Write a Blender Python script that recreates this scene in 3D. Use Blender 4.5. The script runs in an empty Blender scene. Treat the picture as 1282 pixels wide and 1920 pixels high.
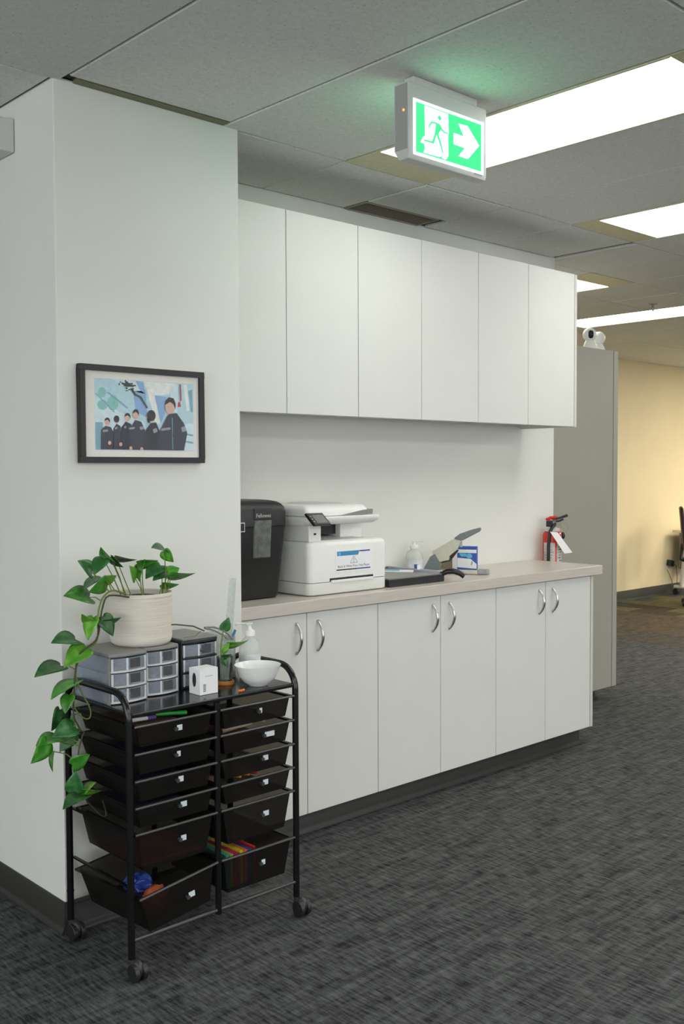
import bpy, bmesh, math, random
from mathutils import Vector, Matrix
random.seed(7)
sc = bpy.context.scene
COL = sc.collection

# ------------------------------------------------------------------ camera
H = 1.45                                   # eye height; X runs along the cabinets, Y into the wall
FPX = 1906.46
YAW, PITCH, ROLL = math.radians(46.8957), math.radians(-2.3286), math.radians(-0.2275)
FW = Vector((math.cos(YAW)*math.cos(PITCH), math.sin(YAW)*math.cos(PITCH), math.sin(PITCH)))
_rt = Vector((math.sin(YAW), -math.cos(YAW), 0)); _up = _rt.cross(FW)
RT = _rt*math.cos(ROLL) + _up*math.sin(ROLL)
UP = -_rt*math.sin(ROLL) + _up*math.cos(ROLL)
cd = bpy.data.cameras.new('camera'); cam = bpy.data.objects.new('camera', cd); COL.objects.link(cam)
cam.matrix_world = Matrix(((RT.x, UP.x, -FW.x, 0), (RT.y, UP.y, -FW.y, 0), (RT.z, UP.z, -FW.z, H), (0, 0, 0, 1)))
cd.sensor_fit = 'VERTICAL'; cd.sensor_height = 36.0; cd.lens = FPX/1920*36.0
cd.clip_start = 0.02; cd.clip_end = 60
sc.camera = cam

# ------------------------------------------------------------------ world, exposure
w = bpy.data.worlds.new('world'); sc.world = w; w.use_nodes = True
w.node_tree.nodes['Background'].inputs[0].default_value = (0.8, 0.87, 1, 1)
w.node_tree.nodes['Background'].inputs[1].default_value = 0.3
sc.view_settings.view_transform = 'Standard'; sc.view_settings.look = 'None'
sc.view_settings.gamma = 1.0; sc.view_settings.use_curve_mapping = False
sc.view_settings.exposure = 0.0
sc.cycles.use_denoising = True
sc.cycles.max_bounces = 10; sc.cycles.diffuse_bounces = 6; sc.cycles.transparent_max_bounces = 24
LAMP = 7.2            # ceiling panels in the picture, cool white
LAMP_ROOM = 12.6       # unseen ceiling panels added to light the office
WARM = 31            # warm panels at the far end of the office
FILL_SIDE, FILL_FRONT = 165.0, 150.0   # fill from unseen window bands, added left of and behind the camera
def fill_light(name, loc, rot, sx, sy, power):
    ld = bpy.data.lights.new(name, 'AREA'); ld.shape = 'RECTANGLE'; ld.size = sx; ld.size_y = sy; ld.energy = power; ld.color = (.93, .97, 1.0)
    lo = bpy.data.objects.new(name, ld); COL.objects.link(lo); lo.location = loc; lo.rotation_euler = rot
fill_light('window_fill_side', (-3.97, -.5, 1.65), (0, math.radians(-90), 0), 1.7, 9.0, FILL_SIDE)
fill_light('window_fill_front', (4.0, -5.97, 1.65), (math.radians(90), 0, 0), 14.0, 1.7, FILL_FRONT)

def ray(x, y):
    return RT*((x-641)/FPX) - UP*((y-960)/FPX) + FW
def at(x, y, Y):
    v = ray(x, y); t = Y/v.y; return Vector((v.x*t, Y, H+v.z*t))
def atx(x, y, X):
    v = ray(x, y); t = X/v.x; return Vector((X, v.y*t, H+v.z*t))
def atz(x, y, Z):
    v = ray(x, y); t = (Z-H)/v.z; return Vector((v.x*t, v.y*t, Z))

# ------------------------------------------------------------------ materials
def lin(c):
    return tuple((u/255/12.92 if u/255 <= .04045 else ((u/255+.055)/1.055)**2.4) for u in c)
def nodes(m):
    m.use_nodes = True; nt = m.node_tree; return nt, nt.nodes, nt.links
def mat(name, rgb, rough=.5, metal=0., var=.06, scale=40., bump=0., spec=.5, coat=0., emit=None, estr=0., stretch=(1, 1, 1), trans=0., rnd=0.):
    m = bpy.data.materials.new(name); nt, N, L = nodes(m); b = N['Principled BSDF']
    c = lin(rgb); b.inputs['Roughness'].default_value = rough; b.inputs['Metallic'].default_value = metal
    b.inputs['Specular IOR Level'].default_value = spec; b.inputs['Coat Weight'].default_value = coat
    b.inputs['Transmission Weight'].default_value = trans
    tc = N.new('ShaderNodeTexCoord'); mp = N.new('ShaderNodeMapping'); L.new(tc.outputs['Object'], mp.inputs[0])
    mp.inputs['Scale'].default_value = stretch
    nz = N.new('ShaderNodeTexNoise'); nz.inputs['Scale'].default_value = scale; nz.inputs['Detail'].default_value = 3
    L.new(mp.outputs[0], nz.inputs['Vector'])
    rp = N.new('ShaderNodeValToRGB'); L.new(nz.outputs['Fac'], rp.inputs[0])
    rp.color_ramp.elements[0].position = .3; rp.color_ramp.elements[1].position = .7
    rp.color_ramp.elements[0].color = (*[x*(1-var) for x in c], 1); rp.color_ramp.elements[1].color = (*[min(1, x*(1+var)) for x in c], 1)
    out = rp.outputs[0]
    if rnd:
        oi = N.new('ShaderNodeObjectInfo'); hs = N.new('ShaderNodeHueSaturation')
        mr = N.new('ShaderNodeMapRange'); mr.inputs[3].default_value = 1-rnd; mr.inputs[4].default_value = 1+rnd
        L.new(oi.outputs['Random'], mr.inputs[0]); L.new(mr.outputs[0], hs.inputs['Value']); L.new(out, hs.inputs['Color']); out = hs.outputs[0]
    L.new(out, b.inputs['Base Color'])
    if bump:
        bp = N.new('ShaderNodeBump'); bp.inputs['Strength'].default_value = bump; bp.inputs['Distance'].default_value = .002
        L.new(nz.outputs['Fac'], bp.inputs['Height']); L.new(bp.outputs[0], b.inputs['Normal'])
    if emit:
        b.inputs['Emission Color'].default_value = (*lin(emit), 1); b.inputs['Emission Strength'].default_value = estr
    return m
def mat_emit(name, rgb, s):
    m = bpy.data.materials.new(name); nt, N, L = nodes(m); N.remove(N['Principled BSDF'])
    e = N.new('ShaderNodeEmission'); e.inputs[0].default_value = (*rgb, 1); e.inputs[1].default_value = s
    L.new(e.outputs[0], N['Material Output'].inputs[0]); return m
def mat_clear(name, tint, fac, rough=.1, body=None):
    """thin see-through plastic or glass: part transparent, part glossy"""
    m = bpy.data.materials.new(name); nt, N, L = nodes(m); b = N['Principled BSDF']
    b.inputs['Base Color'].default_value = (*lin(body or tint), 1); b.inputs['Roughness'].default_value = rough
    t = N.new('ShaderNodeBsdfTransparent'); t.inputs[0].default_value = (*lin(tint), 1)
    nz = N.new('ShaderNodeTexNoise'); nz.inputs['Scale'].default_value = 25
    mr = N.new('ShaderNodeMapRange'); mr.inputs[3].default_value = max(0, fac-.04); mr.inputs[4].default_value = min(1, fac+.04)
    L.new(nz.outputs['Fac'], mr.inputs[0])
    mx = N.new('ShaderNodeMixShader'); L.new(mr.outputs[0], mx.inputs[0]); L.new(b.outputs[0], mx.inputs[1]); L.new(t.outputs[0], mx.inputs[2])
    L.new(mx.outputs[0], N['Material Output'].inputs[0]); return m

def mat_glass(name, tint, rough=.02, k=.9):
    m = bpy.data.materials.new(name); nt, N, L = nodes(m); N.remove(N['Principled BSDF'])
    t = N.new('ShaderNodeBsdfTransparent'); t.inputs[0].default_value = (*lin(tint), 1)
    g = N.new('ShaderNodeBsdfGlossy'); g.inputs['Roughness'].default_value = rough
    f = N.new('ShaderNodeFresnel'); f.inputs[0].default_value = 1.45; q = N.new('ShaderNodeMath'); q.operation = 'MULTIPLY'; q.inputs[1].default_value = k
    L.new(f.outputs[0], q.inputs[0]); mx = N.new('ShaderNodeMixShader'); L.new(q.outputs[0], mx.inputs[0]); L.new(t.outputs[0], mx.inputs[1]); L.new(g.outputs[0], mx.inputs[2])
    L.new(mx.outputs[0], N['Material Output'].inputs[0]); return m

def carpet(name, dark, light, along=(1, 1)):
    m = bpy.data.materials.new(name); nt, N, L = nodes(m); b = N['Principled BSDF']
    b.inputs['Roughness'].default_value = .95; b.inputs['Specular IOR Level'].default_value = .15
    tc = N.new('ShaderNodeTexCoord')
    def streak(sx, sy, det, sc_=1.):
        mp = N.new('ShaderNodeMapping'); mp.inputs['Scale'].default_value = (sx, sy, 1); L.new(tc.outputs['Object'], mp.inputs[0])
        n = N.new('ShaderNodeTexNoise'); n.inputs['Scale'].default_value = sc_; n.inputs['Detail'].default_value = det; n.inputs['Roughness'].default_value = .6
        L.new(mp.outputs[0], n.inputs['Vector']); return n.outputs['Fac']
    a = streak(105, 15, 2); c = streak(4.5, 42, 3); d = streak(7, 12, 2); e = streak(260, 180, 1)
    def math_(op, x, y):
        q = N.new('ShaderNodeMath'); q.operation = op
        for i, u in enumerate((x, y)):
            if isinstance(u, float): q.inputs[i].default_value = u
            else: L.new(u, q.inputs[i])
        return q.outputs[0]
    s = math_('ADD', math_('MULTIPLY', a, .46), math_('MULTIPLY', c, .28))
    s = math_('ADD', s, math_('MULTIPLY', d, .12)); s = math_('ADD', s, math_('MULTIPLY', e, .12))
    rp = N.new('ShaderNodeValToRGB'); L.new(s, rp.inputs[0])
    rp.color_ramp.elements[0].position = .38; rp.color_ramp.elements[0].color = (*dark, 1)
    rp.color_ramp.elements[1].position = .635; rp.color_ramp.elements[1].color = (*light, 1)
    L.new(rp.outputs[0], b.inputs['Base Color'])
    bp = N.new('ShaderNodeBump'); bp.inputs['Strength'].default_value = .5; bp.inputs['Distance'].default_value = .003
    L.new(s, bp.inputs['Height']); L.new(bp.outputs[0], b.inputs['Normal'])
    return m

def tile_mat():
    m = mat('ceiling_tile_mineral_fibre', (226, 227, 222), rough=.95, var=.05, scale=60, bump=.25, spec=.1, rnd=.03)
    nt, N, L = nodes(m); b = N['Principled BSDF']
    tc = N.new('ShaderNodeTexCoord'); vo = N.new('ShaderNodeTexNoise'); vo.inputs['Scale'].default_value = 110; vo.inputs['Detail'].default_value = 1
    L.new(tc.outputs['Object'], vo.inputs['Vector'])
    rp = N.new('ShaderNodeValToRGB'); rp.color_ramp.elements[0].position = .27; rp.color_ramp.elements[1].position = .36
    rp.color_ramp.elements[0].color = (.74, .74, .73, 1); rp.color_ramp.elements[1].color = (1, 1, 1, 1); L.new(vo.outputs['Fac'], rp.inputs[0])
    src = b.inputs['Base Color'].links[0].from_socket
    mx = N.new('ShaderNodeMix'); mx.data_type = 'RGBA'; mx.blend_type = 'MULTIPLY'; mx.inputs[0].default_value = 1
    L.new(src, mx.inputs[6]); L.new(rp.outputs[0], mx.inputs[7]); L.new(mx.outputs[2], b.inputs['Base Color'])
    return m

M = {}
M['wall'] = mat('white_wall_paint', (228, 229, 223), rough=.6, var=.015, scale=3, bump=.0, spec=.25)
M['wall_alcove'] = M['wall']
M['yellow_wall'] = mat('cream_yellow_wall_paint', (229, 215, 180), rough=.6, var=.02, scale=2, spec=.25)
M['tile'] = tile_mat()
M['plenum'] = mat('dark_ceiling_gap', (70, 70, 62), rough=.9)
M['olive'] = mat('olive_metal_angle', (128, 126, 98), rough=.6)
M['cap'] = mat('cream_light_housing', (206, 202, 168), rough=.5)
M['carpet'] = carpet('dark_woven_carpet', (.015, .017, .0175), (.125, .132, .133))
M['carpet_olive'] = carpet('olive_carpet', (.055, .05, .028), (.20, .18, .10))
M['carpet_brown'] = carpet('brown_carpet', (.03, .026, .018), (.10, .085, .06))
M['carpet_warm_lit_edge'] = carpet('warm_lit_carpet_edge', (.022, .021, .019), (.128, .118, .104))
M['carpet_warm_lit'] = carpet('warm_lit_carpet', (.034, .027, .02), (.15, .122, .092))
M['rubber'] = mat('dark_rubber_base', (47, 48, 46), rough=.45, var=.08)
M['cab'] = mat('pale_grey_laminate', (218, 219, 214), rough=.42, var=.012, scale=6, spec=.4)
M['cab_edge'] = mat('grey_edge_laminate', (205, 205, 199), rough=.45, var=.02)
M['counter'] = mat('greige_laminate_worktop', (200, 193, 184), rough=.28, var=.05, scale=8, stretch=(1, 14, 14), spec=.5)
M['chrome'] = mat('brushed_nickel', (200, 200, 200), rough=.28, metal=1.)
M['tall'] = mat('warm_grey_laminate', (158, 156, 146), rough=.5, var=.02, scale=5)
M['tall_edge'] = mat('cool_grey_edge', (160, 163, 155), rough=.5, var=.02)
M['black'] = mat('black_plastic', (34, 34, 35), rough=.42, var=.1)
M['black_gloss'] = mat('black_enamel_steel', (16, 16, 18), rough=.22, var=.1)
M['rim'] = mat('highlight_grey_rim', (74, 74, 74), rough=.25, metal=.35)  # highlights along the black rims and bars put into a lighter grey
M['shelf'] = mat('black_plastic_shelf', (22, 23, 26), rough=.16, var=.1)
M['knob'] = mat('dark_grey_knob', (60, 60, 62), rough=.35)
M['tag'] = mat('pale_blue_white_sticker', (215, 224, 232), rough=.5, var=.03)
M['smoke'] = mat_clear('smoky_clear_plastic', (140, 135, 124), .52, rough=.2, body=(36, 34, 32))
M['frost'] = mat_clear('frosted_clear_plastic', (236, 240, 246), .74, rough=.2, body=(205, 212, 222))
M['frost_edge'] = mat('frosted_edge', (206, 211, 218), rough=.3)
M['clear'] = mat_clear('clear_plastic', (240, 243, 242), .72, rough=.05, body=(225, 228, 226))
M['glass'] = mat_glass('clear_glass', (247, 250, 249))
M['picture_glass'] = mat_glass('low_glare_picture_glass', (255, 255, 255), .05, .16)
M['gel'] = mat_clear('clear_gel', (240, 243, 241), .62, rough=.08, body=(236, 240, 238))
M['grey_plastic'] = mat('grey_plastic_top', (132, 132, 130), rough=.45)
M['dgrey_plastic'] = mat('charcoal_plastic', (44, 46, 48), rough=.4)
M['pot'] = mat('cream_ribbed_ceramic', (214, 208, 196), rough=.75, var=.06, scale=3.5, stretch=(2, 2, 60), bump=.9)
M['soil'] = mat('dark_soil', (62, 50, 36), rough=1, var=.4, scale=150, bump=1)
M['stem'] = mat('green_stem', (104, 124, 52), rough=.5, var=.2)
M['stem_dark'] = mat('brown_green_stem', (62, 66, 40), rough=.6, var=.2)
M['white_plastic'] = mat('white_plastic', (232, 233, 229), rough=.35, var=.015)
M['white_shade'] = mat('light_grey_plastic', (205, 206, 203), rough=.4, var=.02)
M['paper'] = mat('white_paper', (238, 239, 240), rough=.7, var=.015)
M['ink'] = mat('black_ink', (40, 40, 44), rough=.7)
M['greyink'] = mat('grey_ink', (150, 152, 152), rough=.7)
M['screen'] = mat('dark_screen', (34, 36, 39), rough=.3, spec=.3)
M['screen2'] = mat('grey_screen', (74, 76, 79), rough=.25)
M['blue'] = mat('print_blue', (62, 140, 190), rough=.5)
M['blue2'] = mat('print_royal_blue', (52, 92, 178), rough=.5)
M['navy'] = mat('print_navy', (62, 70, 140), rough=.5)
M['cyan'] = mat('print_cyan', (105, 186, 222), rough=.5)
M['ceramic'] = mat('white_glazed_ceramic', (236, 238, 236), rough=.12, var=.01)
M['wood'] = mat('warm_wood', (192, 128, 70), rough=.6, var=.15, stretch=(1, 8, 1))
M['orange'] = mat('orange_plastic', (232, 120, 30), rough=.4)
M['red'] = mat('red_enamel', (205, 40, 34), rough=.25)
M['label_grey'] = mat('silver_grey_label', (198, 198, 194), rough=.4)
M['steel'] = mat('dull_steel', (150, 150, 148), rough=.35, metal=.9)
M['brass'] = mat('pale_steel_ring', (176, 158, 150), rough=.3, metal=.8)
M['stap_body'] = mat('beige_grey_metal', (196, 194, 176), rough=.4)
M['stap_grey'] = mat('blue_grey_plastic', (112, 122, 126), rough=.45)
M['stap_tip'] = mat('grey_plastic_tip', (150, 152, 156), rough=.45)
M['brown'] = mat('brown_print', (110, 96, 74), rough=.6, var=.5, scale=160)
M['cutter_top'] = mat('grey_cutter_bed', (128, 129, 126), rough=.4)
M['lavender'] = mat('lavender_blade_guard', (186, 182, 200), rough=.3)
M['mat_board'] = mat('white_mat_board', (238, 234, 228), rough=.8, var=.01)
M['frame'] = mat('black_frame_wood', (30, 28, 30), rough=.45)
M['desk_grey'] = mat('desk_grey', (120, 118, 112), rough=.5)
M['desk_top'] = mat('desk_cream', (212, 205, 185), rough=.4)
M['chair_black'] = mat('black_upholstery', (42, 38, 38), rough=.7, var=.15, scale=200)
M['chair_brown'] = mat('red_brown_edge', (92, 52, 40), rough=.6)
M['vent'] = mat('brown_grey_grille', (165, 158, 142), rough=.6)
M['exit_case'] = mat('pale_grey_exit_housing', (206, 208, 204), rough=.45, var=.01)
M['exit_side'] = mat('grey_exit_side', (165, 166, 164), rough=.5, var=.02)
M['light'] = mat_emit('cool_white_diffuser', (1.0, .985, .94), LAMP)
M['light_room'] = mat_emit('cool_white_room_diffuser', (1.0, .985, .94), LAMP_ROOM)
M['light_warm'] = mat_emit('warm_white_diffuser', (1.0, .89, .70), WARM)
M['exit_white'] = mat_emit('lit_white_panel', (.62, 1.0, .96), 2.8)
M['exit_green'] = mat_emit('lit_green_panel', (.03, 1.0, .125), 2.9)
M['led_orange'] = mat_emit('orange_indicator', (1.0, .33, .06), 2.2)

def leaf_mat(name, rgb, rgb2):
    m = bpy.data.materials.new(name); nt, N, L = nodes(m); b = N['Principled BSDF']
    b.inputs['Roughness'].default_value = .32; b.inputs['Subsurface Weight'].default_value = 0
    tc = N.new('ShaderNodeTexCoord'); nz = N.new('ShaderNodeTexNoise'); nz.inputs['Scale'].default_value = 38
    L.new(tc.outputs['Object'], nz.inputs['Vector'])
    rp = N.new('ShaderNodeValToRGB'); rp.color_ramp.elements[0].position = .42; rp.color_ramp.elements[1].position = .72
    rp.color_ramp.elements[0].color = (*lin(rgb), 1); rp.color_ramp.elements[1].color = (*lin(rgb2), 1); L.new(nz.outputs['Fac'], rp.inputs[0])
    oi = N.new('ShaderNodeObjectInfo'); hs = N.new('ShaderNodeHueSaturation'); mr = N.new('ShaderNodeMapRange')
    mr.inputs[3].default_value = .75; mr.inputs[4].default_value = 1.25; L.new(oi.outputs['Random'], mr.inputs[0]); L.new(mr.outputs[0], hs.inputs['Value'])
    L.new(rp.outputs[0], hs.inputs['Color']); L.new(hs.outputs[0], b.inputs['Base Color']); return m
M['leaf'] = leaf_mat('pothos_leaf', (52, 122, 34), (92, 158, 56))
M['leaf_dark'] = leaf_mat('pothos_leaf_dark', (36, 88, 40), (66, 124, 66))
M['leaf_light'] = leaf_mat('pothos_leaf_light', (84, 152, 40), (128, 178, 76))

# ------------------------------------------------------------------ mesh builder
def children_root_loc(p):
    v = Vector((0, 0, 0))
    while p is not None:
        v += p.location; p = p.parent
    return v
class MB:
    def __init__(s): s.v = []; s.f = []; s.m = []
    def add(s, vs, fs, m=0):
        n = len(s.v); s.v += [Vector(v) for v in vs]; s.f += [tuple(i+n for i in f) for f in fs]; s.m += [m]*len(fs); return s
    def box(s, x0, x1, y0, y1, z0, z1, m=0):
        vs = [(x, y, z) for z in (z0, z1) for y in (y0, y1) for x in (x0, x1)]
        return s.add(vs, [(0, 2, 3, 1), (4, 5, 7, 6), (0, 1, 5, 4), (2, 6, 7, 3), (0, 4, 6, 2), (1, 3, 7, 5)], m)
    def hexa(s, b, t, m=0):
        return s.add(list(b)+list(t), [(3, 2, 1, 0), (4, 5, 6, 7), (0, 1, 5, 4), (1, 2, 6, 5), (2, 3, 7, 6), (3, 0, 4, 7)], m)
    def obox(s, c, u, v, n, a, b, d, m=0):
        """box centred on c with half sizes a, b, d along unit vectors u, v, n"""
        c = Vector(c); p = [c+u*(i*a)+v*(j*b) for i, j in ((-1, -1), (1, -1), (1, 1), (-1, 1))]
        return s.hexa([q-n*d for q in p], [q+n*d for q in p], m)
    def prism(s, pts, off, m=0):
        pts = [Vector(p) for p in pts]; off = Vector(off); n = len(pts)
        fs = [tuple(range(n))[::-1], tuple(range(n, 2*n))]+[(i, (i+1) % n, n+(i+1) % n, n+i) for i in range(n)]
        return s.add(pts+[p+off for p in pts], fs, m)
    def poly(s, pts, m=0): return s.add(pts, [tuple(range(len(pts)))], m)
    def tube(s, pts, r, n=8, caps=True, m=0, closed=False):
        pts = [Vector(p) for p in pts]; k = len(pts); rs = r if isinstance(r, (list, tuple)) else [r]*k
        t0 = (pts[1]-pts[0]).normalized(); nn = t0.orthogonal().normalized(); vs = []
        for i in range(k):
            if closed: t = (pts[(i+1) % k]-pts[i-1]).normalized()
            else: t = ((pts[min(i+1, k-1)]-pts[i]).normalized()+(pts[i]-pts[max(i-1, 0)]).normalized()).normalized()
            nn = (nn-t*nn.dot(t)).normalized(); bb = t.cross(nn)
            vs += [pts[i]+(nn*math.cos(2*math.pi*j/n)+bb*math.sin(2*math.pi*j/n))*rs[i] for j in range(n)]
        fs = []
        for i in range(k if closed else k-1):
            a, b = i*n, ((i+1) % k)*n
            fs += [(a+j, a+(j+1) % n, b+(j+1) % n, b+j) for j in range(n)]
        if caps and not closed: fs += [tuple(range(n))[::-1], tuple(range((k-1)*n, k*n))]
        return s.add(vs, fs, m)
    def lathe(s, prof, cx=0, cy=0, n=28, m=0, axis='z', c=None):
        vs = []; fs = []
        for r, z in prof:
            for j in range(n):
                a = 2*math.pi*j/n; vs.append((cx+r*math.cos(a), cy+r*math.sin(a), z))
        for i in range(len(prof)-1):
            fs += [(i*n+j, i*n+(j+1) % n, (i+1)*n+(j+1) % n, (i+1)*n+j) for j in range(n)]
        if prof[0][0] > 1e-6: fs.append(tuple(range(n))[::-1])
        if prof[-1][0] > 1e-6: fs.append(tuple(range((len(prof)-1)*n, len(prof)*n)))
        return s.add(vs, fs, m)
    def cyl(s, p0, p1, r, n=16, m=0): return s.tube([p0, p1], r, n, True, m)
    def ball(s, c, r, n=20, k=12, sx=1, sy=1, sz=1, m=0):
        c = Vector(c); vs = []; fs = []
        for i in range(k+1):
            a = math.pi*i/k
            for j in range(n):
                b = 2*math.pi*j/n; vs.append(c+Vector((r*sx*math.sin(a)*math.cos(b), r*sy*math.sin(a)*math.sin(b), r*sz*math.cos(a))))
        for i in range(k): fs += [(i*n+j, (i+1)*n+j, (i+1)*n+(j+1) % n, i*n+(j+1) % n) for j in range(n)]
        return s.add(vs, fs, m)
    def build(s, name, mats, parent=None, bev=0, seg=2, smooth=True, local=False, center=True, angle=40):
        if not isinstance(mats, (list, tuple)): mats = [mats]
        me = bpy.data.meshes.new(name); o = bpy.data.objects.new(name, me)
        vs = s.v
        if parent is not None:
            if not local:
                off = children_root_loc(parent); vs = [v-off for v in vs]
        elif center and not local:
            xs = [v.x for v in vs]; ys = [v.y for v in vs]; zs = [v.z for v in vs]
            off = Vector(((min(xs)+max(xs))/2, (min(ys)+max(ys))/2, min(zs))); vs = [v-off for v in vs]; o.location = off
        me.from_pydata([tuple(v) for v in vs], [], s.f)
        for x in mats: me.materials.append(x)
        me.polygons.foreach_set('material_index', s.m)
        bm = bmesh.new(); bm.from_mesh(me); bmesh.ops.remove_doubles(bm, verts=bm.verts, dist=1e-6)
        bmesh.ops.recalc_face_normals(bm, faces=bm.faces); bm.to_mesh(me); bm.free()
        if smooth:
            me.polygons.foreach_set('use_smooth', [True]*len(me.polygons)); me.set_sharp_from_angle(angle=math.radians(angle))
        COL.objects.link(o); o.parent = parent
        if bev:
            b = o.modifiers.new('bevel', 'BEVEL'); b.width = bev; b.segments = seg; b.limit_method = 'ANGLE'; b.harden_normals = True
        return o
def tag(o, label=None, cat=None, group=None, kind=None):
    if label: o['label'] = label
    if cat: o['category'] = cat
    if group: o['group'] = group
    if kind: o['kind'] = kind
    return o
def thing(name, label, cat, loc=(0, 0, 0), rz=0, group=None):
    o = bpy.data.objects.new(name, None); COL.objects.link(o); o.location = loc; o.rotation_euler = (0, 0, rz); o.empty_display_size = .05
    return tag(o, label, cat, group)
def struct(o): return tag(o, kind='structure')
def text_faces(txt, size):
    cu = bpy.data.curves.new('txt', 'FONT'); cu.body = txt; cu.size = size; cu.resolution_u = 2
    ob = bpy.data.objects.new('txt', cu); COL.objects.link(ob); dg = bpy.context.evaluated_depsgraph_get(); dg.update()
    me = ob.evaluated_get(dg).to_mesh(); vs = [tuple(v.co) for v in me.vertices]; fs = [tuple(p.vertices) for p in me.polygons]
    ob.evaluated_get(dg).to_mesh_clear(); bpy.data.objects.remove(ob); bpy.data.curves.remove(cu)
    return vs, fs
def put_text(mb, txt, width, org, u, v, m=0, bold=0):
    """lettering laid on a plane: org = left end of the base line, u/v = unit vectors"""
    vs, fs = text_faces(txt, 1.0); w0 = max(x for x, y, z in vs)-min(x for x, y, z in vs); k = width/w0
    x0 = min(x for x, y, z in vs); org = Vector(org)
    mb.add([org+u*((x-x0)*k)+v*(y*k) for x, y, z in vs], fs, m); return k
X_, Y_, Z_ = Vector((1, 0, 0)), Vector((0, 1, 0)), Vector((0, 0, 1))

# ================================================================== structure
ZC = 2.645
COLX0, COLX1, COLY = 1.508, 2.212, 2.89
WY, WEND = 3.42, 4.86
FARY = 6.03
floor = struct(MB().box(-4, 14, -6, FARY+.1, -.1, 0).build('floor', M['carpet'], center=False, smooth=False))
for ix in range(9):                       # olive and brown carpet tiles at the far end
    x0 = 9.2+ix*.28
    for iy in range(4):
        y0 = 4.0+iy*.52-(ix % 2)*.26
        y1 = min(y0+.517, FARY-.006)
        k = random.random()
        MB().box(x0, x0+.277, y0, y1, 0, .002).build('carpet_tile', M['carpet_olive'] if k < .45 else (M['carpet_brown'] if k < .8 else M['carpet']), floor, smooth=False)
for ix in range(3):                       # pool of warm light put into tile colour, fading toward the grey carpet
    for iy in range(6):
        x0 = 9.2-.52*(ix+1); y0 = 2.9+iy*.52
        MB().box(x0+.001, x0+.519, y0, min(y0+.518, FARY-.006), 0, .0015).build('carpet_tile', M['carpet_warm_lit' if ix < 2 else 'carpet_warm_lit_edge'], floor, smooth=False)
wall_left = struct(MB().box(COLX0, COLX1, COLY, FARY, 0, ZC+.01).build('wall_left', M['wall'], center=False, bev=.004))
wall_back = struct(MB().box(COLX1, WEND, WY, FARY, 0, ZC+.01).build('wall_back', M['wall'], center=False, bev=.003))
struct(MB().box(WEND, 14, FARY, FARY+.1, 0, ZC+.01).build('wall_far', M['yellow_wall'], center=False))
struct(MB().box(-3.999, -3.985, -5, 4, .8, 2.5).build('fill_window_1', M['paper'], center=False))  # white panels of the unseen window bands added for fill
struct(MB().box(-3, 11, -5.999, -5.985, .8, 2.5).build('fill_window_2', M['paper'], center=False))
struct(MB().box(14, 14.1, -6, FARY+.1, 0, ZC+.01).build('wall_right', M['wall'], center=False))
struct(MB().box(-4, 14, -6.1, -6, 0, ZC+.01).build('wall_front', M['wall'], center=False))
struct(MB().box(-4.1, -4, -6, FARY+.1, 0, ZC+.01).build('wall_side', M['wall'], center=False))
struct(MB().box(-4, COLX0, FARY, FARY+.1, 0, ZC+.01).build('wall_rear', M['wall'], center=False))

def cove(mb, p0, p1, nrm, h=.1):
    """rubber cove base: upright skin with a flared toe, from p0 to p1, nrm points into the room"""
    prof = [(0, 0), (.016, 0), (.016, .004), (.010, .012), (.006, .024), (.005, h-.003), (.003, h), (0, h)]
    p0 = Vector(p0); p1 = Vector(p1); n = Vector(nrm); k = len(prof)
    vs = [p0+n*a+Z_*b for a, b in prof]+[p1+n*a+Z_*b for a, b in prof]
    mb.add(vs, [tuple(range(k)), tuple(range(k, 2*k))[::-1]]+[(i, (i+1) % k, k+(i+1) % k, k+i) for i in range(k)])
b = MB(); cove(b, (COLX0-.005, COLY, 0), (COLX1, COLY, 0), (0, -1, 0)); struct(b.build('baseboard_front', M['rubber'], center=False))
b = MB(); cove(b, (COLX0, COLY-.005, 0), (COLX0, FARY, 0), (-1, 0, 0)); struct(b.build('baseboard_left', M['rubber'], center=False))
b = MB(); cove(b, (COLX1, 3.046, 0), (4.56, 3.046, 0), (0, -1, 0), .098); cove(b, (4.56, 3.046, 0), (4.56, WY, 0), (1, 0, 0), .098)
struct(b.build('baseboard_cabinet', M['rubber'], center=False))
b = MB(); cove(b, (WEND, FARY, 0), (14, FARY, 0), (0, -1, 0), .115); struct(b.build('baseboard_far', M['rubber'], center=False))
struct(MB().box(COLX1, 4.556, 3.046, WY, 0, .1).build('trim_1', M['black'], center=False))

# ceiling: slab with separate tiles
ceiling = struct(MB().box(-4.1, 14.1, -6.1, FARY+.2, ZC+.012, ZC+.06).build('ceiling', M['plenum'], center=False, smooth=False))
XS = [-4., -3.35, -2.75, -2.1, -1.5, -.9, -.3, .31, .92, 1.535, 2.147, 2.735, 3.21, 3.755, 4.26, 4.82, 5.37, 5.87, 6.40, 6.93, 7.40, 7.97, 8.54, 9.15, 9.72, 10.3, 10.9, 11.5, 12.1, 12.7, 13.3, 14.]
YR = [-6., -4.8, -3.26, -1.72, -.18, 1.36, 2.9]
G = .0035
LIGHTS = {}
lights = []
def tile(x0, x1, y0, y1):
    if x1-x0 < .05 or y1-y0 < .03: return
    z0 = ZC+random.uniform(-.0012, .0012)
    c = .004
    p = lambda d, z: [(x0+G+d, y0+G+d, z), (x1-G-d, y0+G+d, z), (x1-G-d, y1-G-d, z), (x0+G+d, y1-G-d, z)]
    MB().hexa(p(c, z0), p(0, z0+c)).hexa(p(0, z0+c), p(0, ZC+.013)).build('ceiling_tile', M['tile'], ceiling, smooth=False)
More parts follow.
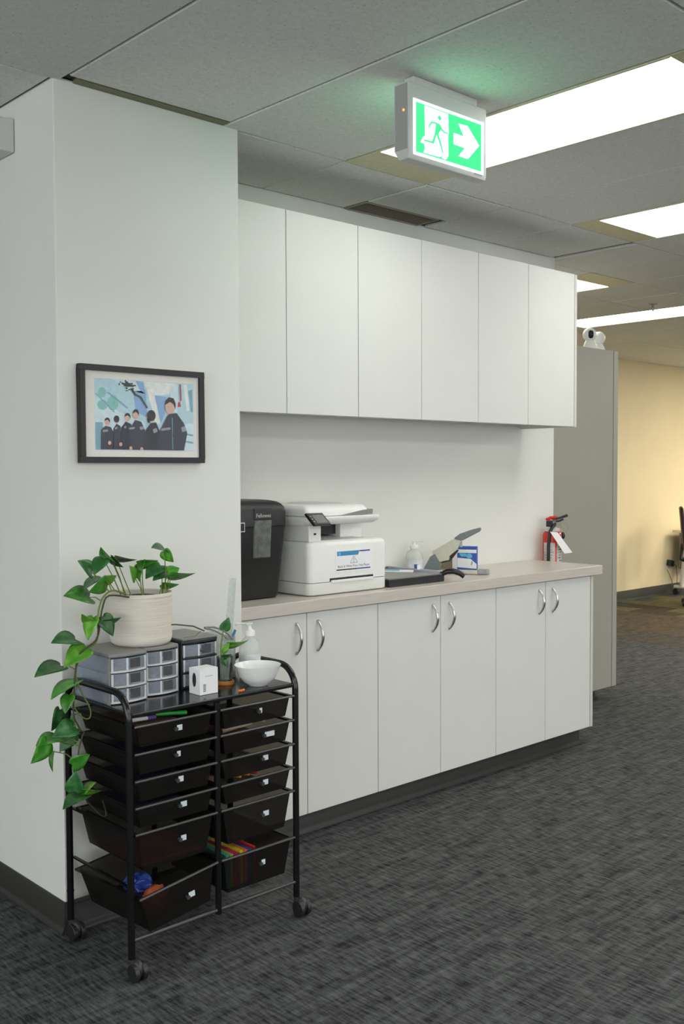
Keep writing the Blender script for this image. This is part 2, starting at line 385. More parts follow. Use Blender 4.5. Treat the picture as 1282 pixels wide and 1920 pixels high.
# light fixtures: (x0, x1, y0, y1, lens y0, lens y1, warm)
FIX = [(2.735, 3.21, 1.36, 2.9, 1.535, 2.725, 0), (4.26, 4.82, 1.36, 2.9, 1.55, 2.757, 0),
       (5.37, 5.87, 3.51, 5.05, 3.70, 4.88, 0), (6.93, 7.40, 3.40, 5.09, 3.55, 4.90, 0)]
HID = [(-.3, .31, -1.72, -.18), (1.535, 2.147, -1.72, -.18), (3.21, 3.755, -1.72, -.18), (4.82, 5.37, -1.72, -.18), (6.40, 6.93, -1.72, -.18),
       (-.3, .31, -4.8, -3.26), (1.535, 2.147, -4.8, -3.26), (3.21, 3.755, -4.8, -3.26), (4.82, 5.37, -4.8, -3.26), (6.4, 6.93, -4.8, -3.26), (-2.1, -1.5, -1.72, -.18),
       (7.40, 7.97, 1.36, 2.9), (-2.1, -1.5, 1.36, 2.9)]
HIDW = [(8.54, 9.15, 1.36, 2.9), (9.72, 10.3, 1.36, 2.9), (10.9, 11.5, 2.9, 4.4), (12.1, 12.7, 2.9, 4.4)]
for a in HID: FIX.append((*a, a[2]+.17, a[3]-.17, 0))
for a in HIDW: FIX.append((*a, a[2]+.17, a[3]-.17, 1))
def is_fix(x0, y0):
    return any(abs(f[0]-x0) < .01 and abs(f[2]-y0) < .2 and f[2] < 3 for f in FIX)
for i in range(len(XS)-1):
    x0, x1 = XS[i], XS[i+1]
    for j in range(len(YR)-1):
        y0, y1 = YR[j], YR[j+1]
        if x1 < .2 and j < 4 or y1 < -1.5: continue          # far behind the camera: plain slab
        if is_fix(x0, y0): continue
        if y1 == 2.9 and 1.5 < x0 < 2.1: y1 = 2.846
        elif y1 == 2.9 and x0 < 2.7 and x0 > 1.5: y1 = 2.9
        tile(x0, x1, y0, y1)
    if x1 <= 1.54 and x0 > -1:                                # left of the column
        tile(x0, min(x1, COLX0-.004), 2.895, 4.4)
    if x0 >= 2.14 and x1 < 4.83:                               # row above the cabinets
        xa = max(x0, COLX1+.006)
        if abs(x0-3.21) < .01: tile(xa, x1, 2.9, 3.262)
        else: tile(xa, x1, 2.9, WY-.006)
    if x0 >= 4.8:
        xa = x0 if x0 > 4.83 else 4.82
        rows = [2.9, 3.51, 4.03, 5.09, FARY-.005]
        if abs(x0-5.37) < .01: rows = [2.9, 3.51, None, 5.09, FARY-.005]
        if abs(x0-6.93) < .01: rows = [2.9, 3.40, None, 5.09, FARY-.005]
        if abs(x0-10.9) < .01 or abs(x0-12.1) < .01: rows = [None, 4.4, 5.09, FARY-.005]
        for a, c in zip(rows, rows[1:]):
            if a is None or c is None: continue
            if x0 < WEND and c > WY: xa = WEND+.006
            tile(xa, x1, a, c)
tile(4.82, WEND+.004, 2.9, WY-.006) if False else None
struct(MB().box(1.575, 2.145, 2.850, 2.888, ZC+.001, ZC+.012).build('trim_2', M['olive'], center=False))
LAB = ['long bright ceiling light behind the green exit sign', 'bright ceiling light at the right edge, above the yellow-walled area',
       'small corner of a ceiling light showing just past the upper cabinets', 'long narrow ceiling light above the two white cameras']
for k, (x0, x1, y0, y1, l0, l1, wm) in enumerate(FIX):
    lab = LAB[k] if k < 4 else ('warm white ceiling light out of view to the right' if wm else 'cool white ceiling light out of view, added to light the office')
    t = thing('ceiling_light', lab, 'ceiling light', ((x0+x1)/2, (y0+y1)/2, ZC), group='recessed ceiling lights' if k < 4 else 'ceiling lights outside the picture')
    b = MB().box(x0+G, x1-G, y0+G, l0, ZC, ZC+.011).box(x0+G, x1-G, l1, y1-G, ZC, ZC+.011)
    b.box(x0+G, x0+.012, l0, l1, ZC-.003, ZC+.011).box(x1-.012, x1-G, l0, l1, ZC-.003, ZC+.011)
    b.build('housing', M['cap'], t, smooth=False)
    MB().box(x0+.012, x1-.012, l0, l1, ZC+.001, ZC+.008).build('diffuser', M['light_warm'] if wm else M['light' if k < 4 else 'light_room'], t, smooth=False)

# return-air slot by the wall
t = thing('ceiling_vent', 'brown-grey slotted air vent in the ceiling above the upper cabinets', 'vent', (3.46, 3.33, ZC))
MB().box(3.216, 3.70, 3.266, 3.41, ZC+.006, ZC+.011).build('backing', M['vent'], t)
f = MB().box(3.216, 3.70, 3.266, 3.272, ZC-.002, ZC+.006).box(3.216, 3.70, 3.406, 3.412, ZC-.002, ZC+.006).box(3.216, 3.222, 3.272, 3.406, ZC-.002, ZC+.006).box(3.694, 3.70, 3.272, 3.406, ZC-.002, ZC+.006)
f.build('frame', M['vent'], t)
for k in range(9):
    y = 3.281+k*.0147
    MB().hexa([(3.222, y, ZC), (3.694, y, ZC), (3.694, y+.002, ZC), (3.222, y+.002, ZC)], [(3.222, y+.004, ZC+.006), (3.694, y+.004, ZC+.006), (3.694, y+.006, ZC+.006), (3.222, y+.006, ZC+.006)]).build('slat', M['vent'], t)

# sprinkler
sp = Vector((6.685, 3.855, ZC))
t = thing('fire_sprinkler', 'small metal fire sprinkler head hanging from the ceiling', 'sprinkler', sp)
MB().lathe([(.036, 0), (.034, -.008), (.016, -.012)][::-1], n=20).build('escutcheon', M['steel'], t, local=True)
MB().cyl((0, 0, -.01), (0, 0, -.03), .008).tube([(-.012, 0, -.025), (-.014, 0, -.04), (0, 0, -.052)], .003, 6).tube([(.012, 0, -.025), (.014, 0, -.04), (0, 0, -.052)], .003, 6).build('frame', M['steel'], t, local=True)
b = MB().lathe([(.006, -.056), (.006, -.052)], n=16)
for k in range(10):
    a = k*math.pi/5; u = Vector((math.cos(a), math.sin(a), 0)); v = Vector((-u.y, u.x, 0))
    b.obox(u*.012+Vector((0, 0, -.054)), u, v, Z_, .006, .0025, .001)
b.build('deflector', M['steel'], t, local=True)

# ================================================================== cabinets
SEAM = [COLX1+.002, 2.597, 2.990, 3.384, 3.776, 4.168, 4.563]
DY = 2.978
names = ['pale grey two-door base cabinet behind the black drawer cart', 'pale grey two-door base cabinet in the middle of the run, below the printer and cutter', 'pale grey two-door base cabinet at the right end of the run']
for u in range(3):
    x0, x1 = SEAM[2*u], SEAM[2*u+2]
    t = thing('base_cabinet', names[u], 'cabinet', ((x0+x1)/2, 3.2, .1), group='base cabinets under the worktop')
    MB().box(x0, x1, DY+.0195, WY-.004, .1, .899).build('body', M['cab'], t)
    for d in range(2):
        a, c = SEAM[2*u+d]+.0016, SEAM[2*u+d+1]-.0016
        dr = MB().box(a, c, DY, DY+.018, .1015, .896).build('door', M['cab'], t, bev=.0012, seg=1)
        hx = c-.054 if d == 0 else a+.054
        b = MB(); pts = []
        for k in range(15):
            s = k/14; pts.append((hx, DY-.002-.030*math.sin(math.pi*s)**.8, .742+.118*s))
        b.tube(pts, [.0042+.0026*math.sin(math.pi*k/14) for k in range(15)], 10)
        for z in (.744, .858): b.cyl((hx, DY, z), (hx, DY-.006, z), .0062, 12)
        b.build('handle', M['chrome'], dr)
    if u == 2:
        MB().box(4.566, 4.588, DY-.001, WY-.004, .1, .899).build('end_panel', M['cab_edge'], t, bev=.001, seg=1)
t = MB().prism([(COLX1+.003, 2.958, .9), (4.646, 2.958, .9), (4.646, WY-.003, .9), (COLX1+.003, WY-.003, .9)], (0, 0, .048)).build('worktop', M['counter'], bev=.003)
tag(t, 'long greige laminate worktop over the base cabinets', 'worktop')
USEAM = [COLX1+.002, 2.580, 2.971, 3.362, 3.756, 4.144, 4.541]
names = ['white upper cabinet nearest the picture wall, above the shredder', 'white upper cabinet in the middle of the wall row', 'white upper cabinet at the right end of the wall row']
for u in range(3):
    x0, x1 = USEAM[2*u], USEAM[2*u+2]
    t = thing('wall_cabinet', names[u], 'cabinet', ((x0+x1)/2, 3.25, 1.69), group='wall cabinets above the worktop')
    MB().box(x0, x1, 3.0895, WY-.004, 1.694, 2.466).build('body', M['cab'], t)
    for d in range(2):
        a, c = USEAM[2*u+d]+.0015, USEAM[2*u+d+1]-.0015
        MB().box(a, c, 3.07, 3.088, 1.675, 2.468).build('door', M['cab'], t, bev=.0012, seg=1)
    if u == 2: MB().box(4.543, 4.564, 3.07, WY-.004, 1.674, 2.467).build('end_panel', M['cab_edge'], t, bev=.001, seg=1)

# tall cabinet beyond the end of the wall
t = thing('tall_cabinet', 'tall warm grey storage cabinet past the end of the worktop', 'cabinet', (5.26, 3.8, 0))
MB().box(WEND+.012, 5.605, 3.52, 4.05, .08, 2.185).build('body', M['tall'], t)
MB().box(WEND+.012, 5.603, 3.5, 3.5185, .08, 2.19).build('door', M['tall'], t, bev=.001, seg=1)
MB().box(5.607, 5.655, 3.498, 4.05, .08, 2.19).build('end_panel', M['tall_edge'], t, bev=.001, seg=1)
MB().box(WEND+.02, 5.60, 3.62, 4.04, 0, .08).build('toe_kick', M['black'], t)  # black colour stands in for the shadow under the cabinet

# two white cameras on the tall cabinet
def camera(px, py, Y, label, yaw, tilt, face):
    p = at(px, py, Y); c = Vector((p.x, Y, 2.19))
    t = thing('security_camera', label, 'camera', c, yaw, 'white cameras on the tall cabinet')
    MB().lathe([(.037, 0), (.040, .006), (.038, .025), (.030, .045), (.024, .056), (0, .058)], n=28).build('base', M['white_plastic'], t, local=True)
    MB().ball((0, 0, .092), .042, 28, 16).build('head', M['white_plastic'], t, local=True)
    b = MB(); vs = []
    n = Vector((0, -math.cos(tilt), math.sin(tilt))); v = n.cross(X_).normalized()*-1
    k = 24; r = .0432; rings = []
    for q in (0, .25, .5, .75, .95, 1.0):
        ring = []
        for i in range(k):
            a = 2*math.pi*i/k; u_ = q*.0165*math.copysign(abs(math.cos(a))**.7, math.cos(a)); v_ = q*.025*math.copysign(abs(math.sin(a))**.7, math.sin(a))
            rr = r if q < 1 else r-.0025
            ring.append(Vector((0, 0, .092))+X_*u_+v*v_+n*math.sqrt(rr*rr-u_*u_-v_*v_))
        rings.append(ring)
    vs = [p for g in rings for p in g]
    b.add(vs, [(g*k+i, g*k+(i+1) % k, (g+1)*k+(i+1) % k, (g+1)*k+i) for g in range(5) for i in range(k)]).build('lens_window', M['screen'], t, local=True)
    b = MB().lathe([(.0105, 0), (.0105, .002), (.006, .004), (0, .004)], n=18)
    R = Matrix((X_, v, n)).transposed().to_4x4()
    b.v = [R @ q + Vector((0, 0, .092)) + n*.0405 for q in b.v]; b.build('lens', M['ink'], t, local=True)
camera(1105, 640, 3.56, 'white camera facing the room on top of the tall cabinet', math.radians(-44), math.radians(-4), True)
camera(1122, 640, 3.62, 'white camera turned away, half hidden behind the one facing the room', math.radians(160), math.radians(-4), False)

# ================================================================== exit sign
EY = 2.12
c = [at(769, 149, EY), at(914.7, 206.9, EY), at(908.6, 341.6, EY), at(763.6, 291.4, EY)]
ex0 = (c[0].x+c[3].x)/2; ex1 = (c[1].x+c[2].x)/2; ez1 = (c[0].z+c[1].z)/2; ez0 = (c[2].z+c[3].z)/2
t = thing('exit_sign', 'lit green running-man exit sign with right arrow hanging from the ceiling', 'exit sign', ((ex0+ex1)/2, EY+.03, ez1))
sl = .006
dp = .062
prof = [(EY+.004, ez0), (EY, ez0+.012), (EY, ez1-.004), (EY+.004, ez1), (EY+dp-.004, ez1), (EY+dp, ez1-.004), (EY+dp, ez0+.03), (EY+dp-.02, ez0)]
MB().prism([(ex0, a, b_) for a, b_ in prof], (ex1-ex0, 0, 0)).build('housing', M['exit_case'], t, bev=.004)
MB().box((ex0+ex1)/2-.15, (ex0+ex1)/2+.15, EY+.010, EY+.052, ez1, ZC-.001).build('mounting_plate', M['exit_case'], t, bev=.003)
b = MB().box(ex0-.0015, ex0, EY+.006, EY+dp-.006, ez0+.03, ez1-.006); b.build('side_cover', M['exit_side'], t)
q = atx(756.5, 206, ex0-.0015); b = MB().ball(q, .004, 12, 8); b.build('indicator_lamp', M['led_orange'], t)
EW, EH = ex1-ex0, ez1-ez0
PC = [(245, 355), (1125, 690), (1075, 1370), (212, 1055)]
def inv(px, py):
    u, v = .5, .5
    for _ in range(12):
        f = [(1-u)*(1-v)*PC[0][i]+u*(1-v)*PC[1][i]+u*v*PC[2][i]+(1-u)*v*PC[3][i]-(px, py)[i] for i in (0, 1)]
        du = [(1-v)*(PC[1][i]-PC[0][i])+v*(PC[2][i]-PC[3][i]) for i in (0, 1)]; dv = [(1-u)*(PC[3][i]-PC[0][i])+u*(PC[2][i]-PC[1][i]) for i in (0, 1)]
        D = du[0]*dv[1]-dv[0]*du[1]; u -= (f[0]*dv[1]-dv[0]*f[1])/D; v -= (du[0]*f[1]-f[0]*du[1])/D
    return u, v
def exit_face(sgn, parent):
    y = EY-.0012 if sgn > 0 else EY+dp+.0012
    def P(u, v, k):
        return ((ex0+EW*(.05+.905*u)), y-sgn*k*.0003, ez1-EH*(.21+.725*v))
    def pl(pts, k, m): b.poly([P(*inv(*p), k) for p in pts], m)
    b = MB(); b.poly([P(0, 0, 0), P(1, 0, 0), P(1, 1, 0), P(0, 1, 0)], 0)
    b.poly([P(.035, .055, 1), P(.965, .055, 1), P(.965, .945, 1), P(.035, .945, 1)], 1)
    # white door opening, arrow
    pl([(372, 455), (662, 565), (655, 800), (645, 850), (635, 1095), (610, 1135), (590, 1145), (548, 1120), (550, 1098), (520, 1108), (330, 1045), (350, 990), (345, 935), (302, 915), (330, 850), (360, 835)], 2, 0)
    pl([(785, 690), (905, 722), (1045, 985), (882, 1150), (758, 1105), (850, 1008), (706, 950), (716, 806), (845, 852)], 2, 0)
    # running figure
    hd = inv(550, 615); b.poly([P(hd[0]+.024*math.cos(a*math.pi/8), hd[1]+.042*math.sin(a*math.pi/8), 3) for a in range(16)], 1)
    pl([(500, 668), (550, 695), (572, 745), (540, 790), (515, 835), (478, 815), (495, 720)], 3, 1)          # torso
    pl([(500, 668), (445, 655), (415, 695), (405, 730), (418, 738), (432, 700), (455, 680), (500, 690)], 3, 1)  # rear arm
    pl([(555, 735), (575, 752), (608, 795), (648, 805), (648, 820), (600, 810), (560, 770)], 3, 1)           # front arm
    pl([(478, 810), (500, 825), (480, 880), (462, 938), (345, 898), (342, 878), (440, 905), (462, 860)], 3, 1)  # rear leg
    pl([(498, 815), (522, 815), (552, 930), (572, 1055), (560, 1062), (535, 950)], 3, 1)                     # front leg
    b.build('lit_panel', [M['exit_white'], M['exit_green']], parent, smooth=False)
exit_face(1, t); exit_face(-1, t)
MB().box(ex1-.062, ex1-.022, EY-.001, EY, ez0+.011, ez0+.0155).build('maker_plate', M['greyink'], t)

# wall box on the column's left face, cut by the frame
p = atx(28, 223, COLX0); q = atx(28, 287, COLX0)
t = thing('wall_box', 'cream wall-mounted box high on the left wall at the picture edge', 'wall box', (COLX0-.06, 3.2, q.z))
MB().box(COLX0-.075, COLX0-.001, 3.149, 3.42, q.z, p.z).build('cover', M['white_shade'], t, bev=.006)
MB().box(COLX0-.078, COLX0-.0745, 3.17, 3.40, q.z+.012, p.z-.012).build('front_panel', M['white_shade'], t, bev=.001)

# ================================================================== framed picture
PY = COLY
pc = [at(148.5, 681.5, 2.868), at(381.6, 697.4, 2.868), at(384.5, 867.1, 2.868), at(151.6, 869, 2.868)]
fx0, fx1 = (pc[0].x+pc[3].x)/2, (pc[1].x+pc[2].x)/2; fz1, fz0 = (pc[0].z+pc[1].z)/2, (pc[2].z+pc[3].z)/2
t = thing('framed_picture', 'black-framed photograph of uniformed people hanging on the white wall', 'picture', ((fx0+fx1)/2, PY-.012, fz0))
fw = .019
b = MB(); y0, y1 = PY-.024, PY-.002
for (a, c_, z0, z1) in ((fx0, fx1, fz1-fw, fz1), (fx0, fx1, fz0, fz0+fw), (fx0, fx0+fw, fz0+fw, fz1-fw), (fx1-fw, fx1, fz0+fw, fz1-fw)): b.box(a, c_, y0, y1, z0, z1)
b.build('frame', M['frame'], t, bev=.001)
MB().box(fx0+fw-.002, fx1-fw+.002, PY-.014, PY-.004, fz0+fw-.002, fz1-fw+.002).build('mat_board', M['mat_board'], t)
FWD, FHT = fx1-fx0, fz1-fz0
ux0, ux1, vz0, vz1 = fx0+FWD*.118, fx0+FWD*.915, fz1-FHT*.135, fz0+FHT*.135
def U(x, y, k):
    return (ux0+(ux1-ux0)*(x-240)/805, PY-.0142-.00018*k, vz0+(vz1-vz0)*(y-(205+40*(x-240)/805*(1-(y-205)/575)))/(575-40*(x-240)/805*(1-(y-205)/575)*0))
def U(x, y, k):
    s = min(1, max(0, (x-240)/805)); top = 205+42*s; v = min(1, max(0, (y-top)/(780-top)))
    return (ux0+(ux1-ux0)*s, PY-.0142-.00018*k, vz0+(vz1-vz0)*v)
pm = [mat('print_'+n, c_, rough=.5, var=.08, scale=60) for n, c_ in (('sky', (186, 218, 230)), ('teal', (140, 200, 194)), ('pale', (234, 238, 234)), ('blue', (142, 178, 222)),
      ('bark', (66, 72, 70)), ('uniform', (36, 39, 54)), ('uniform_shade', (52, 56, 72)), ('skin', (216, 178, 164)), ('hair', (44, 40, 40)), ('patch', (150, 156, 168)), ('red', (206, 60, 60)), ('light_blue', (212, 232, 240)), ('deep', (130, 174, 194)))]
b = MB()
def pl(pts, k, m): b.poly([U(x, y, k) for x, y in pts], m)
def el(cx, cy, rx, ry, k, m, n=16): pl([(cx+rx*math.cos(2*math.pi*i/n), cy+ry*math.sin(2*math.pi*i/n)) for i in range(n)], k, m)
pl([(240, 205), (1045, 247), (1045, 780), (240, 780)], 0, 0)
pl([(240, 340), (420, 470), (640, 560), (640, 640), (240, 620)], 1, 11)
pl([(380, 215), (640, 230), (640, 330), (520, 300)], 1, 11); pl([(540, 310), (640, 300), (655, 520), (560, 470)], 1, 3); pl([(560, 225), (625, 232), (640, 330), (590, 290)], 2, 3)
pl([(630, 228), (915, 245), (845, 290), (838, 330), (715, 340), (760, 570), (720, 570), (690, 440)], 2, 2)
pl([(715, 340), (810, 350), (800, 480), (765, 560)], 3, 3); pl([(840, 290), (915, 250), (905, 480), (870, 470)], 3, 11)
pl([(920, 247), (1045, 252), (1045, 560), (930, 560)], 3, 0); pl([(960, 250), (990, 250), (1010, 460), (985, 460)], 4, 2); pl([(1000, 300), (1035, 290), (1040, 470), (1020, 470)], 4, 12)
pl([(915, 247), (935, 247), (945, 330), (925, 420)], 4, 12); pl([(928, 250), (938, 252), (942, 380), (930, 385)], 5, 10); pl([(912, 392), (930, 390), (936, 430), (908, 430)], 5, 10)
el(297, 320, 32, 42, 2, 1); el(380, 405, 45, 60, 2, 1); el(300, 420, 40, 40, 2, 1); pl([(330, 320), (350, 318), (500, 440), (490, 450)], 3, 12); pl([(245, 330), (255, 330), (400, 480), (385, 480)], 3, 12)
pl([(242, 560), (300, 560), (310, 780), (242, 780)], 3, 12); pl([(970, 560), (1045, 560), (1045, 780), (965, 780)], 4, 11); pl([(975, 640), (1040, 650), (1040, 665), (972, 655)], 5, 12); pl([(975, 700), (1040, 710), (1040, 725), (972, 715)], 5, 12)
rng = random.Random(9)
for k in range(46): el(500+rng.gauss(0, 30), 260+rng.gauss(0, 14), rng.uniform(5, 15), rng.uniform(3, 10), 6+k*.02, 4, 7)
pl([(515, 290), (535, 290), (565, 330), (605, 350), (660, 440), (645, 445), (590, 360), (548, 340)], 6, 4)
def man(body, hx, hy, rx, ry, k, hair='cap', patch=None):
    pl(body, k, 5 if (k//3) % 2 else 6)
    bx = [q[0] for q in body]; mx_ = (min(bx)+max(bx))/2
    pl([(mx_-3, hy+ry*1.5), (mx_+2, hy+ry*1.5), (mx_+4, 770), (mx_-1, 770)], k+.4, 12 if k > 18 else 8)
    el(hx, hy, rx, ry, k+1, 7)
    if hair == 'cap': pl([(hx-rx*1.05, hy-ry*.2), (hx-rx*.9, hy-ry*.8), (hx-rx*.2, hy-ry*1.25), (hx+rx*.7, hy-ry*1.1), (hx+rx*1.12, hy-ry*.4), (hx+rx*1.05, hy+ry*.35), (hx+rx*.65, hy-ry*.3), (hx, hy-ry*.62)], k+2, 8)
    elif hair == 'turban': el(hx+rx*.6, hy-ry*.5, rx*1.5, ry*1.25, k+2, 8); pl([(hx-rx, hy+ry*.1), (hx+rx*.1, hy+ry*.3), (hx+rx*.2, hy+ry*1.2), (hx-rx*.6, hy+ry*1.1)], k+2, 8)
    elif hair == 'dark': el(hx, hy-ry*.25, rx*1.1, ry*.95, k+2, 8)
    if patch: pl(patch, k+2, 9)
man([(280, 778), (284, 620), (318, 588), (360, 598), (382, 640), (382, 778)], 332, 556, 20, 28, 7, 'cap', [(296, 622), (338, 616), (338, 634), (298, 640)])
man([(375, 778), (380, 610), (405, 570), (436, 590), (442, 778)], 405, 540, 20, 30, 7, 'dark', [(390, 600), (412, 596), (412, 612), (392, 616)])
man([(430, 740), (440, 600), (478, 552), (520, 572), (532, 778), (440, 778)], 490, 520, 22, 30, 10, 'cap', [(462, 590), (480, 586), (480, 604), (464, 608)])
man([(520, 778), (500, 620), (552, 538), (600, 552), (640, 640), (645, 778)], 556, 496, 24, 36, 13, 'cap', [(584, 594), (618, 588), (622, 612), (592, 618)])
man([(640, 778), (636, 620), (676, 562), (722, 556), (756, 640), (748, 778)], 668, 520, 24, 36, 16, 'turban', [(692, 612), (724, 600), (734, 630), (702, 644)])
man([(728, 778), (744, 640), (812, 510), (835, 485), (895, 480), (956, 560), (986, 640), (968, 720), (955, 778)], 840, 428, 42, 60, 19, 'cap', [(932, 592), (966, 584), (978, 622), (940, 632)])
pl([(762, 604), (838, 594), (838, 612), (764, 624)], 22, 9); pl([(745, 660), (900, 650), (905, 664), (745, 676)], 22, 6); pl([(500, 600), (545, 594), (545, 610), (502, 616)], 22, 9)
for hx, hy in ((432, 735), (346, 725), (512, 766), (600, 772)): el(hx, hy, 13, 16, 22, 7, 10)
b.build('print', pm, t, smooth=False)
MB().box(fx0+fw-.001, fx1-fw+.001, PY-.0205, PY-.0195, fz0+fw-.001, fz1-fw+.001).build('glass', M['picture_glass'], t, smooth=False)

# ================================================================== things on the worktop
WT = .948
# shredder
t = thing('paper_shredder', 'black paper shredder on the worktop beside the picture wall', 'shredder', (2.41, 3.24, WT))
def rrect(x0, x1, y0, y1, r, z, n=6):
    out = []
    for cx, cy, a0 in ((x1-r, y0+r, -90), (x1-r, y1-r, 0), (x0+r, y1-r, 90), (x0+r, y0+r, 180)):
        for k in range(n+1):
            a = math.radians(a0+90*k/n); out.append(Vector((cx+r*math.cos(a), cy+r*math.sin(a), z)))
    return out
def loft(mb, rings, m=0):
    n = len(rings[0]); vs = [v for r in rings for v in r]; fs = [tuple(range(n))[::-1], tuple(range((len(rings)-1)*n, len(rings)*n))]
    for i in range(len(rings)-1): fs += [(i*n+j, i*n+(j+1) % n, (i+1)*n+(j+1) % n, (i+1)*n+j) for j in range(n)]
    return mb.add(vs, fs, m)
sx0, sx1, sy0, sy1 = 2.265, 2.608, 3.10, 3.38
b = MB(); loft(b, [rrect(sx0+.03, sx1-.040, sy0+.012, sy1-.01, .03, WT+.004), rrect(sx0+.025, sx1-.036, sy0+.006, sy1-.006, .03, WT+.012), rrect(sx0+.004, sx1-.004, sy0, sy1, .03, WT+.27), rrect(sx0, sx1, sy0-.002, sy1, .03, WT+.285)])
b.build('bin', M['black'], t, angle=50)
b = MB(); loft(b, [rrect(sx0, sx1, sy0-.002, sy1, .03, WT+.287), rrect(sx0, sx1, sy0-.002, sy1, .03, WT+.345), rrect(sx0+.003, sx1-.003, sy0+.003, sy1-.003, .03, WT+.360), rrect(sx0+.010, sx1-.010, sy0+.012, sy1-.010, .03, WT+.372), rrect(sx0+.022, sx1-.022, sy0+.026, sy1-.02, .03, WT+.381), rrect(sx0+.04, sx1-.04, sy0+.05, sy1-.035, .03, WT+.386), rrect(sx0+.05, sx1-.05, sy0+.075, sy1-.05, .03, WT+.388)])
b.box(sx0+.10, sx0+.11, sy0+.10, sy0+.108, WT+.386, WT+.393)
b.build('cutter_head', M['black'], t, angle=50)
wx0, wx1 = at(474, 1000, sy0).x+.003, at(507, 1000, sy0).x+.003
zt, zb = at(490, 975, sy0).z, at(490, 1047, sy0).z
b = MB(); loft(b, [[Vector((x, y+.0, z)) for x, y, z in ((wx0, sy0-.001, zt), (wx1, sy0-.001, zt), (wx1-.002, sy0+.004, zb), (wx0-.002, sy0+.004, zb))], [Vector((x, y-.006, z)) for x, y, z in ((wx0+.003, sy0-.001, zt-.003), (wx1-.003, sy0-.001, zt-.003), (wx1-.006, sy0+.004, zb+.005), (wx0+.002, sy0+.004, zb+.005))]])
shm = mat('shredded_paper_behind_smoked_window', (104, 107, 104), rough=.18, var=.22, scale=45, bump=.25)
b.build('window', shm, t)
lz = at(490, 962, sy0).z
b = MB().box(wx0+.001, wx1+.001, sy0-.006, sy0-.0005, zt+.002, lz+.02); hd = b.build('latch', M['dgrey_plastic'], t, bev=.003)
b = MB(); put_text(b, 'Fellowes', wx1-wx0-.016, (wx0+.010, sy0-.0064, at(490, 970, sy0).z), X_, Z_); b.build('lettering', M['label_grey'], hd, smooth=False)
l0 = at(447, 990, sy0); l1 = at(456.5, 990, sy0); lt, lb = at(452, 980, sy0).z, at(452, 998, sy0).z
b = MB().box(l1.x-.03, l1.x+.004, sy0-.0035, sy0-.0005, lb, lt, 0).box(l1.x-.027, l1.x+.0005, sy0-.0042, sy0-.003, lb+.004, lt-.004, 1)
b.build('control_label', [M['label_grey'], M['ink']], t)

# printer
px0, px1, py0, py1 = 2.652, 3.094, 3.022, 3.395
t = thing('printer', 'white multifunction printer with a paper notice on its front', 'printer', ((px0+px1)/2, 3.2, WT))
b = MB(); loft(b, [rrect(px0+.004, px1-.004, py0+.006, py1, .03, WT+.003), rrect(px0, px1, py0, py1, .03, WT+.008), rrect(px0, px1, py0, py1, .03, WT+.052)]); b.build('paper_tray', M['white_plastic'], t, angle=60)
b = MB(); loft(b, [rrect(px0, px1, py0, py1, .03, WT+.0545), rrect(px0, px1, py0, py1, .03, WT+.198), rrect(px0+.003, px1-.003, py0+.004, py1, .03, WT+.210), rrect(px0+.012, px1-.012, py0+.016, py1, .026, WT+.217)]); b.build('body', M['white_plastic'], t, angle=60)
b = MB().box(px0+.012, px0+.078, py0+.018, py1-.02, WT+.217, WT+.286)                 # tower left of the output bay
b.box(px0+.26, px0+.385, py0+.10, py1-.03, WT+.217, WT+.282)
b.box(px0+.012, px0+.385, py0+.25, py1-.02, WT+.217, WT+.286)
b.build('output_bay', M['white_plastic'], t, bev=.004)
MB().hexa([(px0+.08, py0+.04, WT+.217), (px0+.33, py0+.04, WT+.217), (px0+.33, py0+.248, WT+.217), (px0+.08, py0+.248, WT+.217)], [(px0+.08, py0+.04, WT+.219), (px0+.33, py0+.04, WT+.219), (px0+.33, py0+.248, WT+.235), (px0+.08, py0+.248, WT+.235)]).build('output_tray', M['white_shade'], t)
MB().box(px0+.079, px0+.2595, py0+.13, py0+.249, WT+.2365, WT+.2838).build('output_slot', M['black'], t)
u0 = at(590, 1001.5, py0+.018)
MB().box(u0.x-.006, u0.x+.006, py0+.0165, py0+.0185, u0.z-.004, u0.z+.004).build('usb_port', M['ink'], t)
b = MB(); loft(b, [rrect(px0+.0, px0+.385, py0+.02, py1-.01, .02, WT+.284), rrect(px0-.004, px0+.40, py0+.002, py1-.005, .02, WT+.296), rrect(px0-.006, px0+.402, py0-.002, py1, .02, WT+.312), rrect(px0-.004, px0+.400, py0, py1, .02, WT+.318)])
b.build('scanner', M['white_plastic'], t, angle=50)
b = MB(); loft(b, [rrect(px0-.002, px0+.342, py0+.01, py1-.01, .02, WT+.320), rrect(px0-.002, px0+.340, py0+.012, py1-.01, .02, WT+.345), rrect(px0+.006, px0+.333, py0+.03, py1-.02, .02, WT+.360), rrect(px0+.02, px0+.32, py0+.06, py1-.03, .02, WT+.363)])
b.build('document_feeder', M['white_plastic'], t, angle=50)
b = MB(); b.prism([(px0+.18, py0+.008, WT+.321), (px0+.36, py0+.008, WT+.321), (px0+.362, py0+.008, WT+.341), (px0+.31, py0+.008, WT+.339)], (0, .28, 0)); b.build('feeder_slot', M['grey_plastic'], t)
b = MB(); b.prism([(px0+.11, py0+.12, WT+.363), (px0+.30, py0+.12, WT+.363), (px0+.28, py0+.14, WT+.369), (px0+.15, py0+.14, WT+.369)], (0, .16, 0)); b.build('feeder_lid', M['white_shade'], t, bev=.002)
s0 = [at(573, 962, py0-.002), at(604, 961, py0-.002), at(622, 983.5, py0-.026), at(591, 985, py0-.026)]
n = (s0[1]-s0[0]).cross(s0[3]-s0[0]).normalized()
if n.y > 0: n = -n
b = MB(); b.hexa([p-n*.014 for p in s0], s0); cp = b.build('control_panel', M['screen'], t, bev=.003)
ce = sum(s0, Vector())/4
